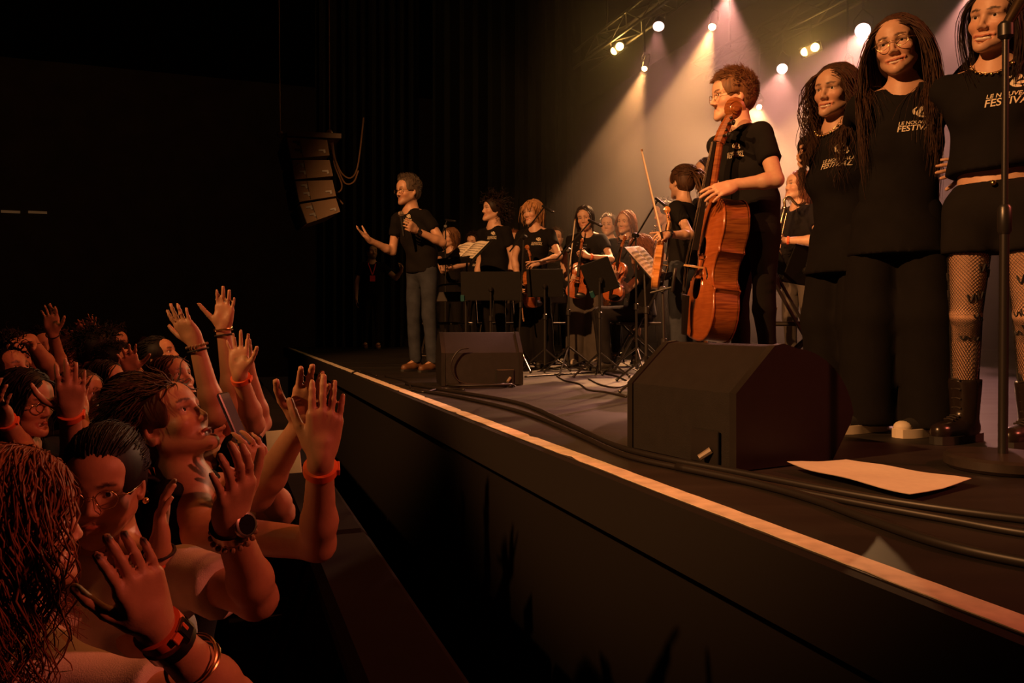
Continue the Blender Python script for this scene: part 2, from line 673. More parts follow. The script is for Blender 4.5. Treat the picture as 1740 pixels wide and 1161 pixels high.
def hand_prims(W, d, n, right, s=1.0, curl=0.25, spread=1.0, thumb=None):
    """palm, four fingers and thumb as primitives; d: wrist to fingers, n: out of the palm"""
    d = unit(d)
    n = unit(np.asarray(n, float) - d * np.dot(n, d))
    t = np.cross(d, n) if right else np.cross(n, d)
    curl = [curl] * 4 if np.isscalar(curl) else list(curl)
    out, tips = [], []

    def A(x, y, z):                               # along fingers, toward thumb, out of palm
        return W + s * (d * x + t * y + n * z)
    base = [(0.090, 0.030), (0.096, 0.0105), (0.091, -0.010), (0.080, -0.029)]
    ln = [0.070, 0.079, 0.073, 0.057]
    rad = [0.0086, 0.0089, 0.0084, 0.0074]
    sp = [7, 1.5, -4, -10]
    out.append(cone(A(-0.012, 0, 0), A(0.03, 0.0, 0), 0.0235 * s, 0.024 * s, 0.012))
    for i in range(4):
        out.append(cone(A(0.018, base[i][1] * 0.62, 0), A(base[i][0], base[i][1], 0.0), 0.0155 * s, (0.0125 if i < 3 else 0.0115) * s, 0.010))
    out.append(ell(A(0.040, 0.026, 0.010), np.array([d, t, n]), np.array([0.030, 0.017, 0.015]) * s, 0.010))
    out.append(ell(A(0.045, -0.024, 0.008), np.array([d, t, n]), np.array([0.032, 0.013, 0.013]) * s, 0.010))
    for i in range(4):
        a = math.radians(sp[i] * spread)
        fd = d * math.cos(a) + t * math.sin(a)
        p = A(base[i][0], base[i][1], 0.0)
        seg = [0.46 * ln[i], 0.30 * ln[i], 0.24 * ln[i]]
        ang = 0.0
        r = rad[i] * s
        for q in range(3):
            ang += curl[i] * (0.9, 1.1, 0.8)[q]
            nd = fd * math.cos(ang) + n * math.sin(ang)
            p2 = p + nd * seg[q] * s
            out.append(cone(p, p2, r * (1 - 0.07 * q), r * (1 - 0.07 * (q + 1)), 0.003))
            p = p2
        tips.append((p, nd, r * 0.8))
    th = thumb or (42, 0.25, 0.18)
    a = math.radians(th[0])
    td = unit(d * math.cos(a) + t * math.sin(a) + n * th[1])
    p = A(0.026, 0.030, 0.006)
    for q, (l, r) in enumerate(((0.042, 0.0125), (0.034, 0.0105), (0.026, 0.0092))):
        p2 = p + td * l * s
        out.append(cone(p, p2, r * s, r * s * 0.88, 0.006 if q == 0 else 0.003))
        p = p2
        td = unit(td + d * th[2] + n * th[1] * 0.4 - t * th[2] * 0.4)
    tips.append((p, td, 0.0085 * s))
    return out, tips


def strand_mesh(roots, dirs, length, steps, colliders, grav, wave, freq, rad, sides=4, curl=0.0, down=np.array([0, 0, -1.0]), seed=0, inw=0.0, axisp=None, facebox=None):
    rg = np.random.default_rng(seed)
    N = len(roots)
    L = np.asarray(length) * (0.75 + 0.5 * rg.random(N)) if np.isscalar(length) else np.asarray(length) * (0.9 + 0.2 * rg.random(N))
    ds = (L / steps)[:, None]
    p = roots.copy()
    d = dirs.copy()
    pts = [p.copy()]
    for i in range(steps):
        dwn = down
        if inw:
            hr = p - axisp
            hr[:, 2] = 0
            hr /= np.maximum(np.linalg.norm(hr, axis=1, keepdims=True), 0.03)
            dwn = down - inw * hr
        d = d * (1 - grav) + dwn * grav
        d /= np.linalg.norm(d, axis=1, keepdims=True)
        p = p + d * ds
        for c in colliders:
            if c[0] == 'e':
                _, ce, R, ra = c
                q = ((p - ce) @ R.T) / ra
                n = np.linalg.norm(q, axis=1, keepdims=True)
                pp = ce + ((q / np.maximum(n, 1e-6)) * ra) @ R
                p = np.where(n < 1, pp, p)
            else:
                _, a, b, r = c
                ba = b - a
                t = np.clip(((p - a) @ ba) / (ba @ ba), 0, 1)[:, None]
                cl = a + t * ba
                q = p - cl
                n = np.linalg.norm(q, axis=1, keepdims=True)
                p = np.where(n < r, cl + q / np.maximum(n, 1e-6) * r, p)
        if facebox is not None:
            Hc_, R_, s_, sg_, wd_ = facebox
            q = ((p - Hc_) / s_) @ R_.T
            mk = (q[:, 1] > 0.015) & (q[:, 2] < 0.062) & (np.abs(q[:, 0]) < wd_) & (q[:, 2] > -0.16)
            q[:, 0] = np.where(mk, sg_ * wd_, q[:, 0])
            p = Hc_ + (q * s_) @ R_
        d = p - pts[-1]
        d /= np.maximum(np.linalg.norm(d, axis=1, keepdims=True), 1e-9)
        pts.append(p.copy())
    pts = np.stack(pts, 1)
    T = np.gradient(pts, axis=1)
    T /= np.maximum(np.linalg.norm(T, axis=2, keepdims=True), 1e-9)
    ref = rg.normal(size=(N, 1, 3))
    U = ref - T * (ref * T).sum(2, keepdims=True)
    U /= np.maximum(np.linalg.norm(U, axis=2, keepdims=True), 1e-9)
    Wv = np.cross(T, U)
    s = np.linspace(0, 1, steps + 1)[None, :, None]
    ph = rg.random((N, 1, 1)) * 6.28
    fr = freq * (0.8 + 0.4 * rg.random((N, 1, 1)))
    env = np.minimum(1, s * 2.5)
    pts = pts + env * wave * (np.sin(fr * s + ph) * U + (1.0 if curl else 0.5) * np.cos(fr * s + ph) * Wv)
    T = np.gradient(pts, axis=1)
    T /= np.maximum(np.linalg.norm(T, axis=2, keepdims=True), 1e-9)
    U = U - T * (U * T).sum(2, keepdims=True)
    U /= np.maximum(np.linalg.norm(U, axis=2, keepdims=True), 1e-9)
    Wv = np.cross(T, U)
    rr = rad * (1.0 - 0.72 * s ** 2) * (0.7 + 0.6 * rg.random((N, 1, 1)))
    V = []
    for k in range(sides):
        a = 2 * math.pi * k / sides
        V.append(pts + rr * (math.cos(a) * U + 0.55 * math.sin(a) * Wv))
    V = np.stack(V, 2)
    M = steps + 1
    idx = np.arange(N * M * sides).reshape(N, M, sides)
    a, b = idx[:, :-1], idx[:, 1:]
    Q = np.stack([a, np.roll(a, -1, 2), np.roll(b, -1, 2), b], -1).reshape(-1, 4)
    return V.reshape(-1, 3), Q


def join_quads(parts):
    vs, qs, n = [], [], 0
    for v, q in parts:
        vs.append(v)
        qs.append(q + n)
        n += len(v)
    return np.concatenate(vs), np.concatenate(qs)


def make_hair(H, R, s, style, colliders, n=120, length=0.4, rad=0.006, wave=0.01, freq=10, seed=1, vox=0.007, part=0.0, cap=True, updo=False, vol=0.0, grav=0.36, comb=(0.2, -0.45, 0.2), steps=None, bangs=0, mess=0.18, inw=0.30, lift=0.30):
    def L(v):
        return H + (np.asarray(v) * s) @ R
    parts = []
    rg = np.random.default_rng(seed)
    th = 0.010 + vol
    if cap:
        pr = [ell(L((0, -0.016, 0.026)), R, np.array([0.0745 + th, 0.097 + th, 0.088 + th]) * s, 0.01)]
        if style in ('short', 'curly') or updo:
            pr.append(ell(L((0, -0.045, -0.03)), R, np.array([0.062 + th * .6, 0.058 + th * .6, 0.055]) * s, 0.03))
        else:
            pr.append(ell(L((0, -0.035, -0.05)), R, np.array([0.070 + th, 0.070 + th, 0.075]) * s, 0.04))
        fx = 0.100 if style in ('short', 'curly') else 0.068
        pr.append(sub(ell(L((0, 0.118, -0.060)), R, np.array([fx, 0.098, 0.122]) * s, 0.012)))
        if style == 'short' or updo:
            for x in (-1, 1):
                pr.append(sub(ell(L((x * 0.085, 0.010, -0.055)), R, np.array([0.028, 0.040, 0.055]) * s, 0.012)))
        parts.append(sdf_mesh(pr, vox))
    # scalp roots
    pts = []
    while len(pts) < n:
        v = unit(rg.normal(size=3))
        if style == 'short':
            ok = (v[2] > 0.44 if v[1] > 0.30 else v[2] > -0.02 if v[1] > -0.2 else v[2] > -0.60)
        elif style == 'curly':
            ok = (v[2] > 0.52 if v[1] > 0.35 else v[2] > -0.25 if v[1] > -0.1 else v[2] > -0.85)
        else:
            ok = (v[2] > 0.50 if v[1] > 0.20 else v[2] > 0.0)
        if ok:
            pts.append(v)
    pts = np.array(pts)
    roots_l = np.array([0, -0.016, 0.026]) + pts * np.array([0.0745 + th, 0.097 + th, 0.088 + th])
    if style == 'short':
        cb = np.array(comb) - pts * (pts @ np.array(comb))[:, None]
        cb /= np.maximum(np.linalg.norm(cb, axis=1, keepdims=True), 0.2)
        dl = cb * 0.8 + pts * lift + rg.normal(size=pts.shape) * mess
        g = 0.02
        length = length * np.clip(0.40 + 0.85 * pts[:, 2], 0.30, 1.15) * (0.8 + 0.4 * rg.random(len(pts)))
    elif style == 'curly':
        dl = pts + rg.normal(size=pts.shape) * 0.5
        g = 0.10
    elif updo:
        dl = np.array([0, -0.125, 0.035]) - roots_l
        length = np.linalg.norm(dl, axis=1) * 1.12 * s
        g = 0.45
    else:
        side = np.sign(pts[:, 0] - part)
        dl = np.stack([side * 0.8, -0.35 - 0.6 * (pts[:, 1] < 0), -0.35 + 0 * side], 1) + rg.normal(size=pts.shape) * 0.06
        dl -= pts * (dl * pts).sum(1, keepdims=True)
        g = grav
    dl /= np.linalg.norm(dl, axis=1, keepdims=True)
    dn = dl @ R if updo else np.array([0, 0, -1.0])
    tj = th + 0.003
    hc = ('e', L((0, -0.016, 0.026)), R, np.array([0.0745 + tj, 0.097 + tj, 0.088 + tj]) * s)
    hf = ('e', L((0, 0.030, -0.03)), R, np.array([0.068, 0.062, 0.088]) * s)
    st = steps or (6 if style == 'short' else (10 if n < 300 else (16 if style == 'curly' else 14)))
    cl = [hc] + ([] if style == 'short' else [hf] + list(colliders))
    V, Q = strand_mesh(H + (roots_l * s) @ R, dl @ R, length, st, cl, g, wave, freq, rad, 3, curl=1.0 if style == 'curly' else 0.0, seed=seed, down=dn,
                       inw=0.0 if style != 'long' or updo else inw, axisp=H - R[1] * 0.03, facebox=(H, R, s, np.where(roots_l[:, 0] > part * 0.07, 1.0, -1.0), 0.066) if style == 'long' and not updo else None)
    parts.append((V, Q))
    if bangs:
        x = rg.uniform(-0.055, 0.055, bangs)
        rl = np.stack([x, 0.045 + 0 * x, 0.100 - 6 * x ** 2], 1)
        dd = np.stack([x * 4, 0.9 + 0 * x, 0.1 + 0 * x], 1)
        dd /= np.linalg.norm(dd, axis=1, keepdims=True)
        parts.append(strand_mesh(H + (rl * s) @ R, dd @ R, 0.095, 8, [hc, ('e', L((0, 0.035, 0.02)), R, np.array([0.066, 0.060, 0.085]) * s)], 0.3, 0.002, 4, rad, 3, seed=seed + 1))

    return parts


FONT_CACHE = {}
DEBUG = False


def text_mesh(s):
    if s not in FONT_CACHE:
        cu = bpy.data.curves.new('lettering', 'FONT')
        cu.body = s
        cu.align_x = 'CENTER'
        cu.offset = 0.012
        ob = bpy.data.objects.new('lettering', cu)
        COL.objects.link(ob)
        dg = bpy.context.evaluated_depsgraph_get()
        me = ob.evaluated_get(dg).to_mesh()
        V = np.array([v.co[:] for v in me.vertices])
        Fc = [list(p.vertices) for p in me.polygons]
        ob.evaluated_get(dg).to_mesh_clear()
        bpy.data.objects.remove(ob)
        bpy.data.curves.remove(cu)
        FONT_CACHE[s] = (V, Fc)
    return FONT_CACHE[s]


def emblem_mesh():
    """the leaping figure printed above the lettering, as flat discs and strokes"""
    V, Fc = [], []

    def disc(cx, cy, rx, ry, rot=0.0, n=10):
        b = len(V)
        for k in range(n):
            a = 2 * math.pi * k / n
            x, y = rx * math.cos(a), ry * math.sin(a)
            V.append((cx + x * math.cos(rot) - y * math.sin(rot), cy + x * math.sin(rot) + y * math.cos(rot), 0))
        Fc.append(list(range(b, b + n)))
    disc(0.10, 0.62, 0.20, 0.16, 0.5)
    disc(-0.12, 0.35, 0.14, 0.26, -0.5)
    disc(0.25, 0.28, 0.24, 0.10, 0.2)
    disc(-0.42, 0.40, 0.09, 0.22, 0.1)
    disc(-0.30, 0.66, 0.13, 0.06, 0.7)
    disc(0.05, 0.06, 0.26, 0.09, -0.2)
    disc(0.46, 0.10, 0.09, 0.13, -0.4)
    disc(0.42, 0.50, 0.08, 0.12, 0.4)
    return np.array(V), Fc


def shirt_print(shirt, V, Q, c, r, u, n, width, parent, mate, lines=('LE NOUVEAU', 'FESTIVAL'), lift=0.0025):
    tree = BVHTree.FromPolygons(V.tolist(), Q.tolist())
    verts, faces, miss = [], [], 0
    items = []
    ev, ef = emblem_mesh()
    items.append((ev * width * 0.42 + np.array([width * 0.12, width * 0.10, 0]), ef))
    y = -0.0
    for i, s in enumerate(lines):
        tv, tf = text_mesh(s)
        w = tv[:, 0].max() - tv[:, 0].min()
        sc_ = width / w * (0.92 if i == 0 else 1.0)
        h = tv[:, 1].max() * sc_
        y -= h * 1.14
        q = tv * sc_
        q[:, 0] += q[:, 1] * 0.15
        items.append((q + np.array([0, y, 0]), tf))
    for tv, tf in items:
        b = len(verts)
        okm = []
        for x in tv:
            o = c + r * x[0] + u * x[1]
            hit = tree.ray_cast(Vector(o + n * 0.25), Vector(-n))
            okm.append(hit[0] is not None)
            verts.append((np.array(hit[0]) + n * lift) if hit[0] is not None else o)
        for f in tf:
            if all(okm[i] for i in f):
                faces.append([i + b for i in f])
    if DEBUG:
        print('PRINT', len(faces), c, n)
    if faces:
        return new_obj('shirt_print', np.array(verts), faces, mate, parent, smooth=False)


SKIN = {}


def skin_mat():
    return mat('skin', (1, 1, 1), rough=0.48, spec=0.42, vcol=True, noise=0.05, scale=60, bump=0.06, bscale=260)


def hair_mat(name, c):
    return mat('hair_' + name, c, rough=0.55, spec=0.25, noise=0.5, scale=30, stretch=(3, 3, 0.5))


def cloth(name, c, **k):
    kw = dict(rough=0.9, spec=0.12, noise=0.12, scale=12, bump=0.25, bscale=420)
    kw.update(k)
    return mat('cloth_' + name, c, **kw)


def person(label, top, Y=None, h=1.70, z0=STAGE_Z, face=180, look=None, female=False, build=1.0,
           arms=None, legs=None, lean=(0, 0), shirt='black', sleeve=0.55, bottom='jeans', bottom_mat=None,
           hair=None, hair_col='dark', glasses=False, smile=0.3, openm=0.0, skin=(0.62, 0.37, 0.25), beard=0.0,
           hv=0.006, bv=0.013, cv=0.016, shoes='dark', group=None, prints=False, pw=0.105, name='person', seated=None,
           bands=(), necklace=False, hidden_low=False, tilt=0.0, shirt_hem=0.0, print_off=0.06, neck_r=1.0, headscale=1.07, nails=None, earring=False, scoop=0.0, feet=None, print_t=0.12, torso=False):
    arms = arms or {}
    if Y is None:
        Y = (h - (CAM_Z - z0)) * FPX / (HY - top[1])
    T = P(top[0], top[1], Y)
    if seated is None:
        h = T[2] - z0
    hs = h if seated is None else 1.68
    s = max(0.94, min(1.04, hs / 1.70)) * headscale
    B = frame(face)
    r, f, up = B
    Rh = frame(*(look if look else (face, 0, 0)))
    H = T - up * 0.118 * s - Rh[1] * 0.0
    if look and abs(look[1]) > 12:
        H = T - np.array([0, 0, 1]) * 0.112 * s
    ln = np.array([lean[0], lean[1], 0.0])
    zz = lambda k: np.array([0, 0, z0 + hs * k])
    base = np.array([H[0], H[1], 0.0]) - ln - f * 0.015
    J = {}
    if seated is None:
        J['pel'] = base + zz(0.53)
        for sd, q in (('R', 1), ('L', -1)):
            J['hip' + sd] = base + zz(0.515) + r * q * 0.085
            J['kne' + sd] = base + zz(0.285) + r * q * 0.10 + f * 0.01
            J['ank' + sd] = base + zz(0.048) + r * q * 0.11 - f * 0.03
    else:
        sz = z0 + seated['z']
        J['pel'] = np.array([base[0], base[1], sz + 0.10])
        for sd, q in (('R', 1), ('L', -1)):
            J['hip' + sd] = np.array([base[0], base[1], sz + 0.08]) + r * q * 0.09
            J['kne' + sd] = J['hip' + sd] + f * 0.40 + r * q * 0.10 + np.array([0, 0, 0.02])
            J['ank' + sd] = np.array([J['kne' + sd][0], J['kne' + sd][1], z0 + 0.08]) - f * 0.05
    nb = H - Rh[2] * 0.135 * s - Rh[1] * 0.022 * s - np.array([0, 0, 0.032 * s])
    J['neck'] = nb
    chest = nb - np.array([0, 0, 0.075]) * s
    J['chest'] = chest
    sw = (0.158 if female else 0.178) * (0.5 + 0.5 * build)
    tl = math.sin(math.radians(tilt))
    for sd, q in (('R', 1), ('L', -1)):
        J['sho' + sd] = nb - np.array([0, 0, 0.045]) * s + r * q * sw + np.array([0, 0, q * tl * sw])
    if legs:
        for k_, v_ in legs.items():
            J[k_] = np.asarray(v_, float)
    ua, fa, hl = 0.176 * hs, 0.152 * hs, 0.185 * (0.95 if female else 1.03) * hs / 1.7
    hands = {}
    for sd, q in (('R', 1), ('L', -1)):
        a = arms.get(sd)
        sh = J['sho' + sd]
        if a is None or a == 'hang':
            J['elb' + sd] = sh + np.array([0, 0, -ua * 0.97]) + r * q * 0.07 - f * 0.03
            J['wri' + sd] = J['elb' + sd] + np.array([0, 0, -fa * 0.96]) + f * 0.07 + r * q * 0.01
            hands[sd] = dict(d=np.array([0, 0, -1.0]) + f * 0.15, n=-r * q, curl=0.35)
            continue
        if 'sho' in a:
            J['sho' + sd] = sh = np.asarray(a['sho'], float)
        e, w = a['elb'], a['wri']
        J['elb' + sd] = np.asarray(e, float) if len(e) == 3 and isinstance(e, np.ndarray) else solve(sh, ua, *e)
        J['wri' + sd] = np.asarray(w, float) if isinstance(w, np.ndarray) else solve(J['elb' + sd], fa, *w)
        tip = a['tip']
        tp = tip if isinstance(tip, np.ndarray) else solve(J['wri' + sd], hl, *tip)
        hands[sd] = dict(d=tp - J['wri' + sd], n=np.asarray(a.get('n', (0, -1, 0)), float), curl=a.get('curl', 0.25),
                         spread=a.get('spread', 1.0), thumb=a.get('thumb'))
    b_ = build
    # ---- body, one continuous surface
    body, lips = head_prims(H, Rh, s, female, smile, openm, detail=hv < 0.0092)
    nt = H - Rh[2] * 0.075 * s - Rh[1] * 0.022 * s
    nr = (0.050 if female else 0.060) * neck_r
    body.append(cone(nt, nb, nr, nr * 1.12, 0.02))
    body.append(cone(nb + f * 0.0, chest - np.array([0, 0, 0.02]), nr * 1.1, 0.075, 0.04))
    for sd, q in (('R', 1), ('L', -1)):
        body.append(cone(nb, J['sho' + sd], 0.042, 0.043 * b_, 0.03))
        body.append(cone(J['sho' + sd], J['elb' + sd], (0.047 if not female else 0.042) * b_, (0.038 if not female else 0.033) * b_, 0.02))
        el, wr = J['elb' + sd], J['wri' + sd]
        mid = el * 0.72 + wr * 0.28
        body.append(cone(el, mid, 0.034 * b_, 0.039 * b_ * (0.92 if female else 1), 0.02))
        body.append(cone(mid, wr, 0.038 * b_ * (0.92 if female else 1), 0.024 if female else 0.028, 0.02))
    body.append(tor(chest, J['pel'], r, (0.075 * b_, 0.055 * b_) if not torso else (0.105 * b_, 0.068 * b_), (0.070 * b_, 0.055 * b_) if not torso else (0.128 * b_, 0.094 * b_), 0.04))
    for sd in 'RL':
        lg = 1.0 if bottom == 'shorts' else 0.62
        body.append(cone(J['hip' + sd], J['kne' + sd], 0.075 * b_ * lg, 0.050 * lg, 0.03))
        body.append(cone(J['kne' + sd], J['ank' + sd], 0.050 * lg, 0.034, 0.02))
        body.append(cone(J['ank' + sd], J['ank' + sd] + (frame(feet)[1] if feet is not None else f) * 0.12 - np.array([0, 0, 0.04]), 0.034, 0.022, 0.02))
    fine = [(H - 0.135 * s, H + 0.135 * s)]
    tips_all = {}
    for sd in 'RL':
        hp, tips = hand_prims(J['wri' + sd], hands[sd]['d'], hands[sd]['n'], sd == 'R', hl / 0.185, hands[sd].get('curl', .3), hands[sd].get('spread', 1.0), hands[sd].get('thumb'))
        body += hp
        tips_all[sd] = tips
        if not (arms.get(sd) in (None, 'hang') and (hidden_low or hv > 0.007)) and not (isinstance(arms.get(sd), dict) and arms[sd].get('coarse')):
            lo = np.min([prim_box(p)[0] for p in hp], 0)
            hi = np.max([prim_box(p)[1] for p in hp], 0)
            fine.append((lo - 0.004, hi + 0.004))
    V, Q = sdf_mesh(body, bv, fine, hv)
    root_loc = np.array([base[0], base[1], z0])
    root = empty(name, root_loc)
    tag(root, label, 'person', group)
    # colours of the skin
    col = np.ones((len(V), 4))
    col[:, :3] = skin
    loc = ((V - H) / s) @ Rh.T

    def paint(c, rad, rgb, soft=0.35, amt=1.0):
        k0 = np.sqrt((((loc - np.asarray(c)) / np.asarray(rad)) ** 2).sum(1))
        w = np.clip((1 + soft - k0) / soft, 0, 1)[:, None] * amt
        col[:, :3] = col[:, :3] * (1 - w) + np.asarray(rgb) * w
    sk = np.array(skin)
    if beard:
        paint((0, 0.050, -0.085), (0.068, 0.07, 0.040), sk * 0.35, 0.4, beard)
        paint((0, 0.095, -0.058), (0.030, 0.02, 0.007), sk * 0.35, 0.4, beard)
    near = np.nonzero((np.abs(loc[:, 0]) < 0.05) & (loc[:, 1] > 0.05) & (loc[:, 2] < -0.03))[0]
    if len(near):
        q = V[near]
        dl_ = np.min([prim_d(p, q[:, 0], q[:, 1], q[:, 2]) for p in lips], axis=0)
        w = np.clip((0.0022 - dl_) / 0.0016, 0, 1)[:, None] * (0.9 if female else 0.6)
        col[near, :3] = col[near, :3] * (1 - w) + sk * np.array([0.80, 0.40, 0.40]) * w
    hc3 = HAIRC[hair_col]
    for x in (-1, 1):
        for bx_, bz_, bl_ in ((0.019, 0.0185, 0.0085), (0.030, 0.0222, 0.0095), (0.041, 0.0205, 0.0075)):
            paint((x * bx_, 0.082, bz_), (bl_, 0.02, 0.0030), np.array(hc3) * 0.6, 0.5, 0.85)
        if hv >= 0.0092:
            paint((x * 0.032, 0.085, -0.002), (0.015, 0.02, 0.006), sk * 0.18, 0.4, 0.85)
        else:
            paint((x * 0.032, 0.084, 0.003), (0.017, 0.02, 0.0035), sk * 0.22, 0.5, 0.8)
        paint((x * 0.040, 0.075, -0.038), (0.022, 0.03, 0.018), sk * np.array([1.0, 0.82, 0.78]), 0.8, 0.6)
    if nails is not None:
        for sd in 'RL':
            for tp, td, tr in tips_all[sd]:
                k0 = np.linalg.norm(V - (tp + td * tr * 0.3 - unit(hands[sd]['n']) * tr), axis=1) / (tr * 0.75)
                w = np.clip((1.3 - k0) / 0.3, 0, 1)[:, None]
                col[:, :3] = col[:, :3] * (1 - w) + np.asarray(nails) * w
    body_o = new_obj('body', V, Q, skin_mat(), root, True, vcol=col)
    if hv < 0.0092:
        for x in (-1, 1):
            m = MB()
            c = H + (np.array([x * 0.032, 0.0690, -0.001]) * s) @ Rh
            m.ball(c, 0.0126 * s, Rh, 12, 8)
            m.cur = 1
            m.ball(c + Rh[1] * 0.0062 * s, 0.0076 * s, Rh, 10, 6)
            m.build('eye', [mat('eye_white', (0.75, 0.68, 0.62), rough=0.15), mat('iris', (0.012, 0.007, 0.004), rough=0.08)], body_o, True)
        if openm > 0.1 or smile > 0.55:
            m = MB()
            m.ball(H + (np.array([0, 0.0770 - 0.004 * smile - (0.008 if openm > 0.55 and smile < 0.5 else 0), -0.0735]) * s) @ Rh, np.array([0.0275 if smile > .5 else 0.018, 0.0125, 0.0075]) * s, Rh, 12, 6)
            m.build('teeth', mat('teeth', (0.82, 0.74, 0.64), rough=0.25), body_o, True)
    # ---- clothes
    if shirt:
        sm = cloth('shirt_' + shirt, SHIRTC[shirt], noise=0.15) if isinstance(shirt, str) else shirt
        pr = []
        if female:
            prof = [(0.0, .128, .084), (0.25, .148, .108), (0.58, .136, .104), (1.0, .166 if shirt_hem > -0.05 else .192, .130 if shirt_hem > -0.05 else .150)]
        else:
            prof = [(0.0, .145, .092), (0.30, .168, .116), (0.65, .160, .116), (1.0, .168, .132)]
        c0 = nb - np.array([0, 0, 0.075])
        hem = J['pel'] + np.array([0, 0, -0.05 + shirt_hem])
        wst_ = J['pel'] + np.array([0, 0, 0.13])
        tw = (hem[2] - c0[2]) and (wst_[2] - c0[2]) / (hem[2] - c0[2])

        def spine(t):
            return c0 + (wst_ - c0) * (t / tw) if t < tw else wst_ + (hem - wst_) * ((t - tw) / (1 - tw))
        for (t0, w0, d0), (t1, w1, d1) in zip(prof[:-1], prof[1:]):
            pr.append(tor(spine(t0), spine(t1), r, (w0 * b_, d0 * b_), (w1 * b_, d1 * b_), 0.03, 'b' if t1 == 1.0 else None))
        if female:
            for q in (-1, 1):
                pr.append(ell(c0 + (hem - c0) * 0.27 + r * q * 0.066 + f * 0.062, B, (0.060, 0.056, 0.062), 0.04))
        strap = sleeve <= 0
        for sd, q in (('R', 1), ('L', -1)):
            sh = J['sho' + sd]
            if strap:
                pr.append(cone(c0 + r * q * 0.09, nb + r * q * 0.075 - np.array([0, 0, 0.01]), 0.05, 0.045, 0.02))
                continue
            pr.append(cone(nb - np.array([0, 0, 0.030]), sh - np.array([0, 0, 0.004]), 0.056, 0.050 * b_, 0.045))
            pr.append(cone(c0 - np.array([0, 0, 0.03]), sh - np.array([0, 0, 0.05]) - r * q * 0.03, 0.07, 0.05 * b_, 0.04))
            fr = min(sleeve, 1.0)
            e = sh + (J['elb' + sd] - sh) * fr
            pr.append(cone(sh, e, 0.053 * b_, (0.057 if female else 0.062) * b_ * (1.0 if sleeve < 0.9 else 0.92), 0.03, 'b' if sleeve < 1 else None))
            if sleeve > 1:
                pr.append(cone(J['elb' + sd], J['elb' + sd] + (J['wri' + sd] - J['elb' + sd]) * min(0.97, sleeve - 1), 0.053 * b_, 0.042, 0.02, 'b'))
        nk = nb + np.array([0, 0, 0.02])
        pr.append(sub(cone(nk + f * 0.012, nk + np.array([0, 0, 0.12]) + f * 0.02, nr * 1.15, nr * 1.5, 0.006)))
        if strap:
            pr.append(sub(ell(nb + f * 0.09 + np.array([0, 0, 0.02]), B, (.08, 0.06, .09), 0.008)))
        else:
            pr.append(sub(ell(nb + f * 0.062 + np.array([0, 0, 0.012 - scoop])  , B, (0.058 if female else 0.06, 0.05, 0.042), 0.006)))
        SV, SQ = sdf_mesh(pr, cv, [(nb - [0.10, 0.10, 0.09], nb + [0.10, 0.10, 0.05])], min(cv, 0.009 if hv < 0.005 else 0.015), wrinkle=0.0022 if cv < 0.02 else 0.003, wfreq=34)
        so = new_obj('shirt', SV, SQ, sm, root, True)
        if prints:
            pc = c0 + (hem - c0) * print_t - r * print_off
            shirt_print(so, SV, SQ, pc, -r, unit(np.array([0, 0, 1.0])), f, pw, so, mat('print_cream', (0.80, 0.70, 0.52), rough=0.8), lift=0.0025 if hv < 0.005 else 0.007)
        if strap:
            pass
    if bottom:
        bm_ = bottom_mat or (cloth('denim', (0.042, 0.048, 0.062), noise=0.35, scale=9) if bottom == 'jeans' else cloth('trousers_black', (0.010, 0.0088, 0.0082)))
        pr = []
        wst = J['pel'] + np.array([0, 0, 0.075])
        pr.append(tor(wst, J['pel'] - np.array([0, 0, 0.02]), r, (0.132 * b_, 0.098 * b_), (0.150 * b_, 0.112 * b_), 0.03, 'a'))
        rad = {'jeans': (.088, .064, .058), 'slim': (.083, .056, .046), 'wide': (.086, .104, .108), 'shorts': (.098, .092, .09)}[bottom]
        for sd in 'RL':
            hp, kn, an = J['hip' + sd], J['kne' + sd], J['ank' + sd]
            if bottom == 'shorts':
                pr.append(cone(hp, hp + (kn - hp) * 0.42, rad[0], rad[1], 0.03, 'b'))
            else:
                pr.append(cone(hp, kn, rad[0] * b_, rad[1], 0.03))
                pr.append(cone(kn, an + (0.01 if bottom != 'wide' else 0.040) * unit(an - kn), rad[1], rad[2], 0.02, 'b'))
        if seated is None:
            pr.append(ell(J['pel'] - np.array([0, 0, 0.06]) - f * 0.035, B, (0.13 * b_, 0.095, 0.10), 0.04))
        PV, PQ = sdf_mesh(pr, cv * 1.1, wrinkle=0.0024 if bottom != 'wide' else 0.002, wfreq=17)
        new_obj('trousers' if bottom != 'shorts' else 'shorts', PV, PQ, bm_, root, True)
    if not hidden_low:
        for sd in 'RL':
            make_shoe(J['ank' + sd], frame(feet)[1] if feet is not None else f, z0, shoes, root, J['kne' + sd])
    # ---- hair and small things worn
    if hair:
        hm = hair_mat(hair_col, HAIRC[hair_col])
        kw = dict(hair)
        st = kw.pop('style')
        tail = kw.pop('tail', None)
        colld = [('c', nb, nt, nr * 1.15 + 0.012), ('c', J['shoR'] + (J['shoR'] - nb) * .2, J['shoL'] + (J['shoL'] - nb) * .2, 0.078 * b_),
                 ('e', chest - np.array([0, 0, 0.14]), B, np.array([0.165, 0.145, 0.22]) * (1 if female else 1.05))]
        kw.setdefault('vox', max(0.007, hv * 1.25))
        parts = make_hair(H, Rh, s, st, colld, **kw)
        if tail:
            rg = np.random.default_rng(5)
            k = tail.get('n', 60)
            a0 = H + (np.array([0, -0.118, tail.get('z', 0.03)]) * s) @ Rh
            rt = a0 + rg.normal(size=(k, 3)) * 0.012
            dr = np.tile(-Rh[1] + np.array([0, 0, 0.1]), (k, 1)) + rg.normal(size=(k, 3)) * 0.25
            dr /= np.linalg.norm(dr, axis=1, keepdims=True)
            parts.append(strand_mesh(rt, dr, tail.get('len', 0.36), 14, colld + [('e', H, Rh, np.array([.085, .11, .1]) * s)], 0.2, 0.012, 9, 0.008, 4, seed=3))
